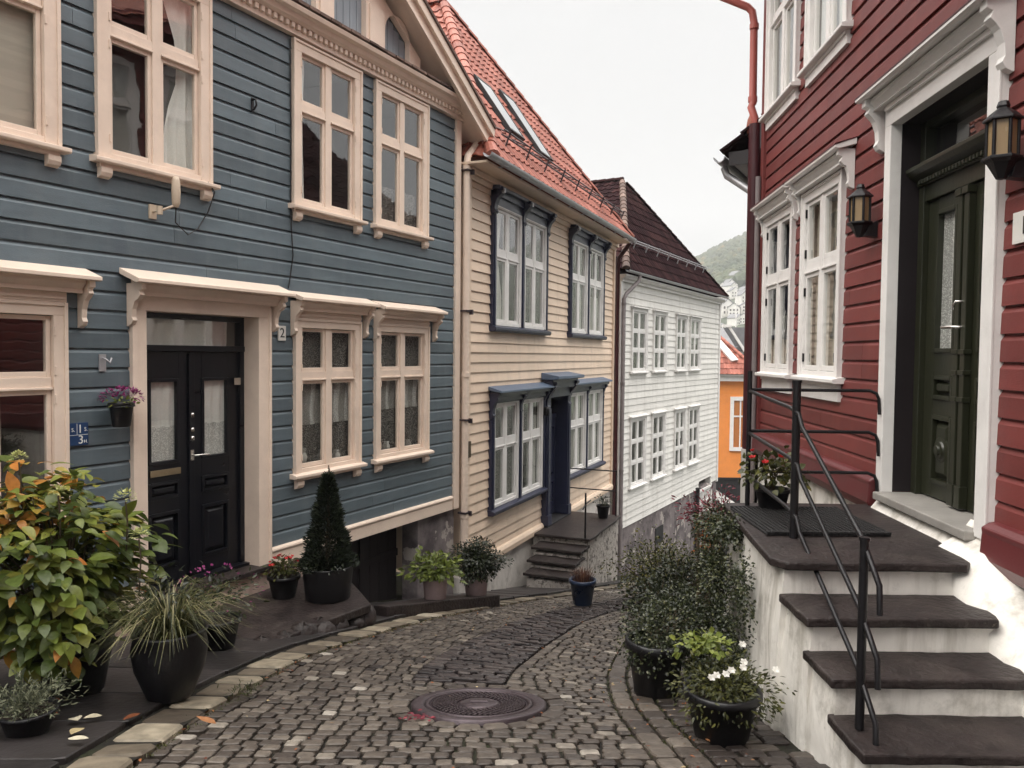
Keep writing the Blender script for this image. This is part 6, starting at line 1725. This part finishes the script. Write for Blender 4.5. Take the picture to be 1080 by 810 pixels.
# ================================================================= LIGHT, SKY, CAMERA
W = bpy.data.worlds.new('World'); scene.world = W; W.use_nodes = True
nt = W.node_tree; nt.nodes.clear(); N = nt.nodes.new; Lk = nt.links.new
out = N('ShaderNodeOutputWorld'); bg = N('ShaderNodeBackground'); Lk(bg.outputs[0], out.inputs[0])
SUN_EL, SUN_ROT = 42, 243
sky = N('ShaderNodeTexSky'); sky.sky_type = 'NISHITA'; sky.sun_disc = False; sky.sun_elevation = R(SUN_EL); sky.sun_rotation = R(SUN_ROT); sky.dust_density = 3
tc = N('ShaderNodeTexCoord'); sp = N('ShaderNodeSeparateXYZ'); Lk(tc.outputs['Generated'], sp.inputs[0])
# overcast: nearly white low down, several times brighter overhead, a trace of the clear sky's tint
mr = N('ShaderNodeMapRange'); mr.interpolation_type = 'SMOOTHSTEP'; mr.inputs[1].default_value = .42; mr.inputs[2].default_value = .95; mr.inputs[3].default_value = SKY_LOW; mr.inputs[4].default_value = SKY_TOP
Lk(sp.outputs['Z'], mr.inputs[0])
wh = N('ShaderNodeVectorMath'); wh.operation = 'SCALE'; Lk(mr.outputs[0], wh.inputs['Scale'])
wc = N('ShaderNodeMix'); wc.data_type = 'RGBA'; wc.inputs['A'].default_value = (1.0, .993, .988, 1); wc.inputs['B'].default_value = (1.0, .965, .915, 1)
w2 = N('ShaderNodeMapRange'); w2.inputs[1].default_value = .42; w2.inputs[2].default_value = .8; Lk(sp.outputs['Z'], w2.inputs[0]); Lk(w2.outputs[0], wc.inputs['Factor'])
cn = N('ShaderNodeTexNoise'); cn.inputs['Scale'].default_value = 2.5; cn.inputs['Detail'].default_value = 5; Lk(tc.outputs['Generated'], cn.inputs['Vector'])
cr_ = N('ShaderNodeMapRange'); cr_.inputs[1].default_value = .3; cr_.inputs[2].default_value = .7; cr_.inputs[3].default_value = .96; cr_.inputs[4].default_value = 1.03; Lk(cn.outputs['Fac'], cr_.inputs[0])
cv = N('ShaderNodeVectorMath'); cv.operation = 'SCALE'; Lk(wc.outputs['Result'], cv.inputs[0]); Lk(cr_.outputs[0], cv.inputs['Scale']); Lk(cv.outputs[0], wh.inputs[0])
mx = N('ShaderNodeMix'); mx.data_type = 'RGBA'; mx.inputs['Factor'].default_value = .94
Lk(sky.outputs[0], mx.inputs['A']); Lk(wh.outputs[0], mx.inputs['B']); Lk(mx.outputs['Result'], bg.inputs[0]); bg.inputs[1].default_value = .1
sun = bpy.data.lights.new('sun', 'SUN'); sun.energy = SUN_E; sun.angle = R(28); sun.color = (1, .93, .84)
so = bpy.data.objects.new('sun', sun); COL.objects.link(so)
el, rt_ = R(SUN_EL), R(SUN_ROT)
dirv = Vector((math.sin(rt_) * math.cos(el), math.cos(rt_) * math.cos(el), math.sin(el)))
so.rotation_euler = dirv.to_track_quat('Z', 'Y').to_euler(); so.location = (0, -5, 30)

cam = bpy.data.cameras.new('camera'); co = bpy.data.objects.new('camera', cam); COL.objects.link(co)
cam.sensor_fit = 'HORIZONTAL'; cam.sensor_width = 36; cam.lens = 36 * 820 / 1080; cam.clip_start = .05; cam.clip_end = 6000
co.rotation_mode = 'QUATERNION'
co.rotation_quaternion = (Euler((R(90 - 2.165), 0, 0)).to_matrix() @ Matrix.Rotation(.01, 3, 'Z')).to_quaternion()
scene.camera = co
scene.render.resolution_x, scene.render.resolution_y = 1024, 768
vs_ = scene.view_settings; vs_.view_transform = 'Standard'; vs_.look = 'None'; vs_.gamma = 1; vs_.exposure = EXPO; vs_.use_curve_mapping = False
scene.render.engine = 'CYCLES'; scene.cycles.use_denoising = True
scene.cycles.max_bounces = 8; scene.cycles.diffuse_bounces = 4; scene.cycles.glossy_bounces = 4; scene.cycles.transparent_max_bounces = 16
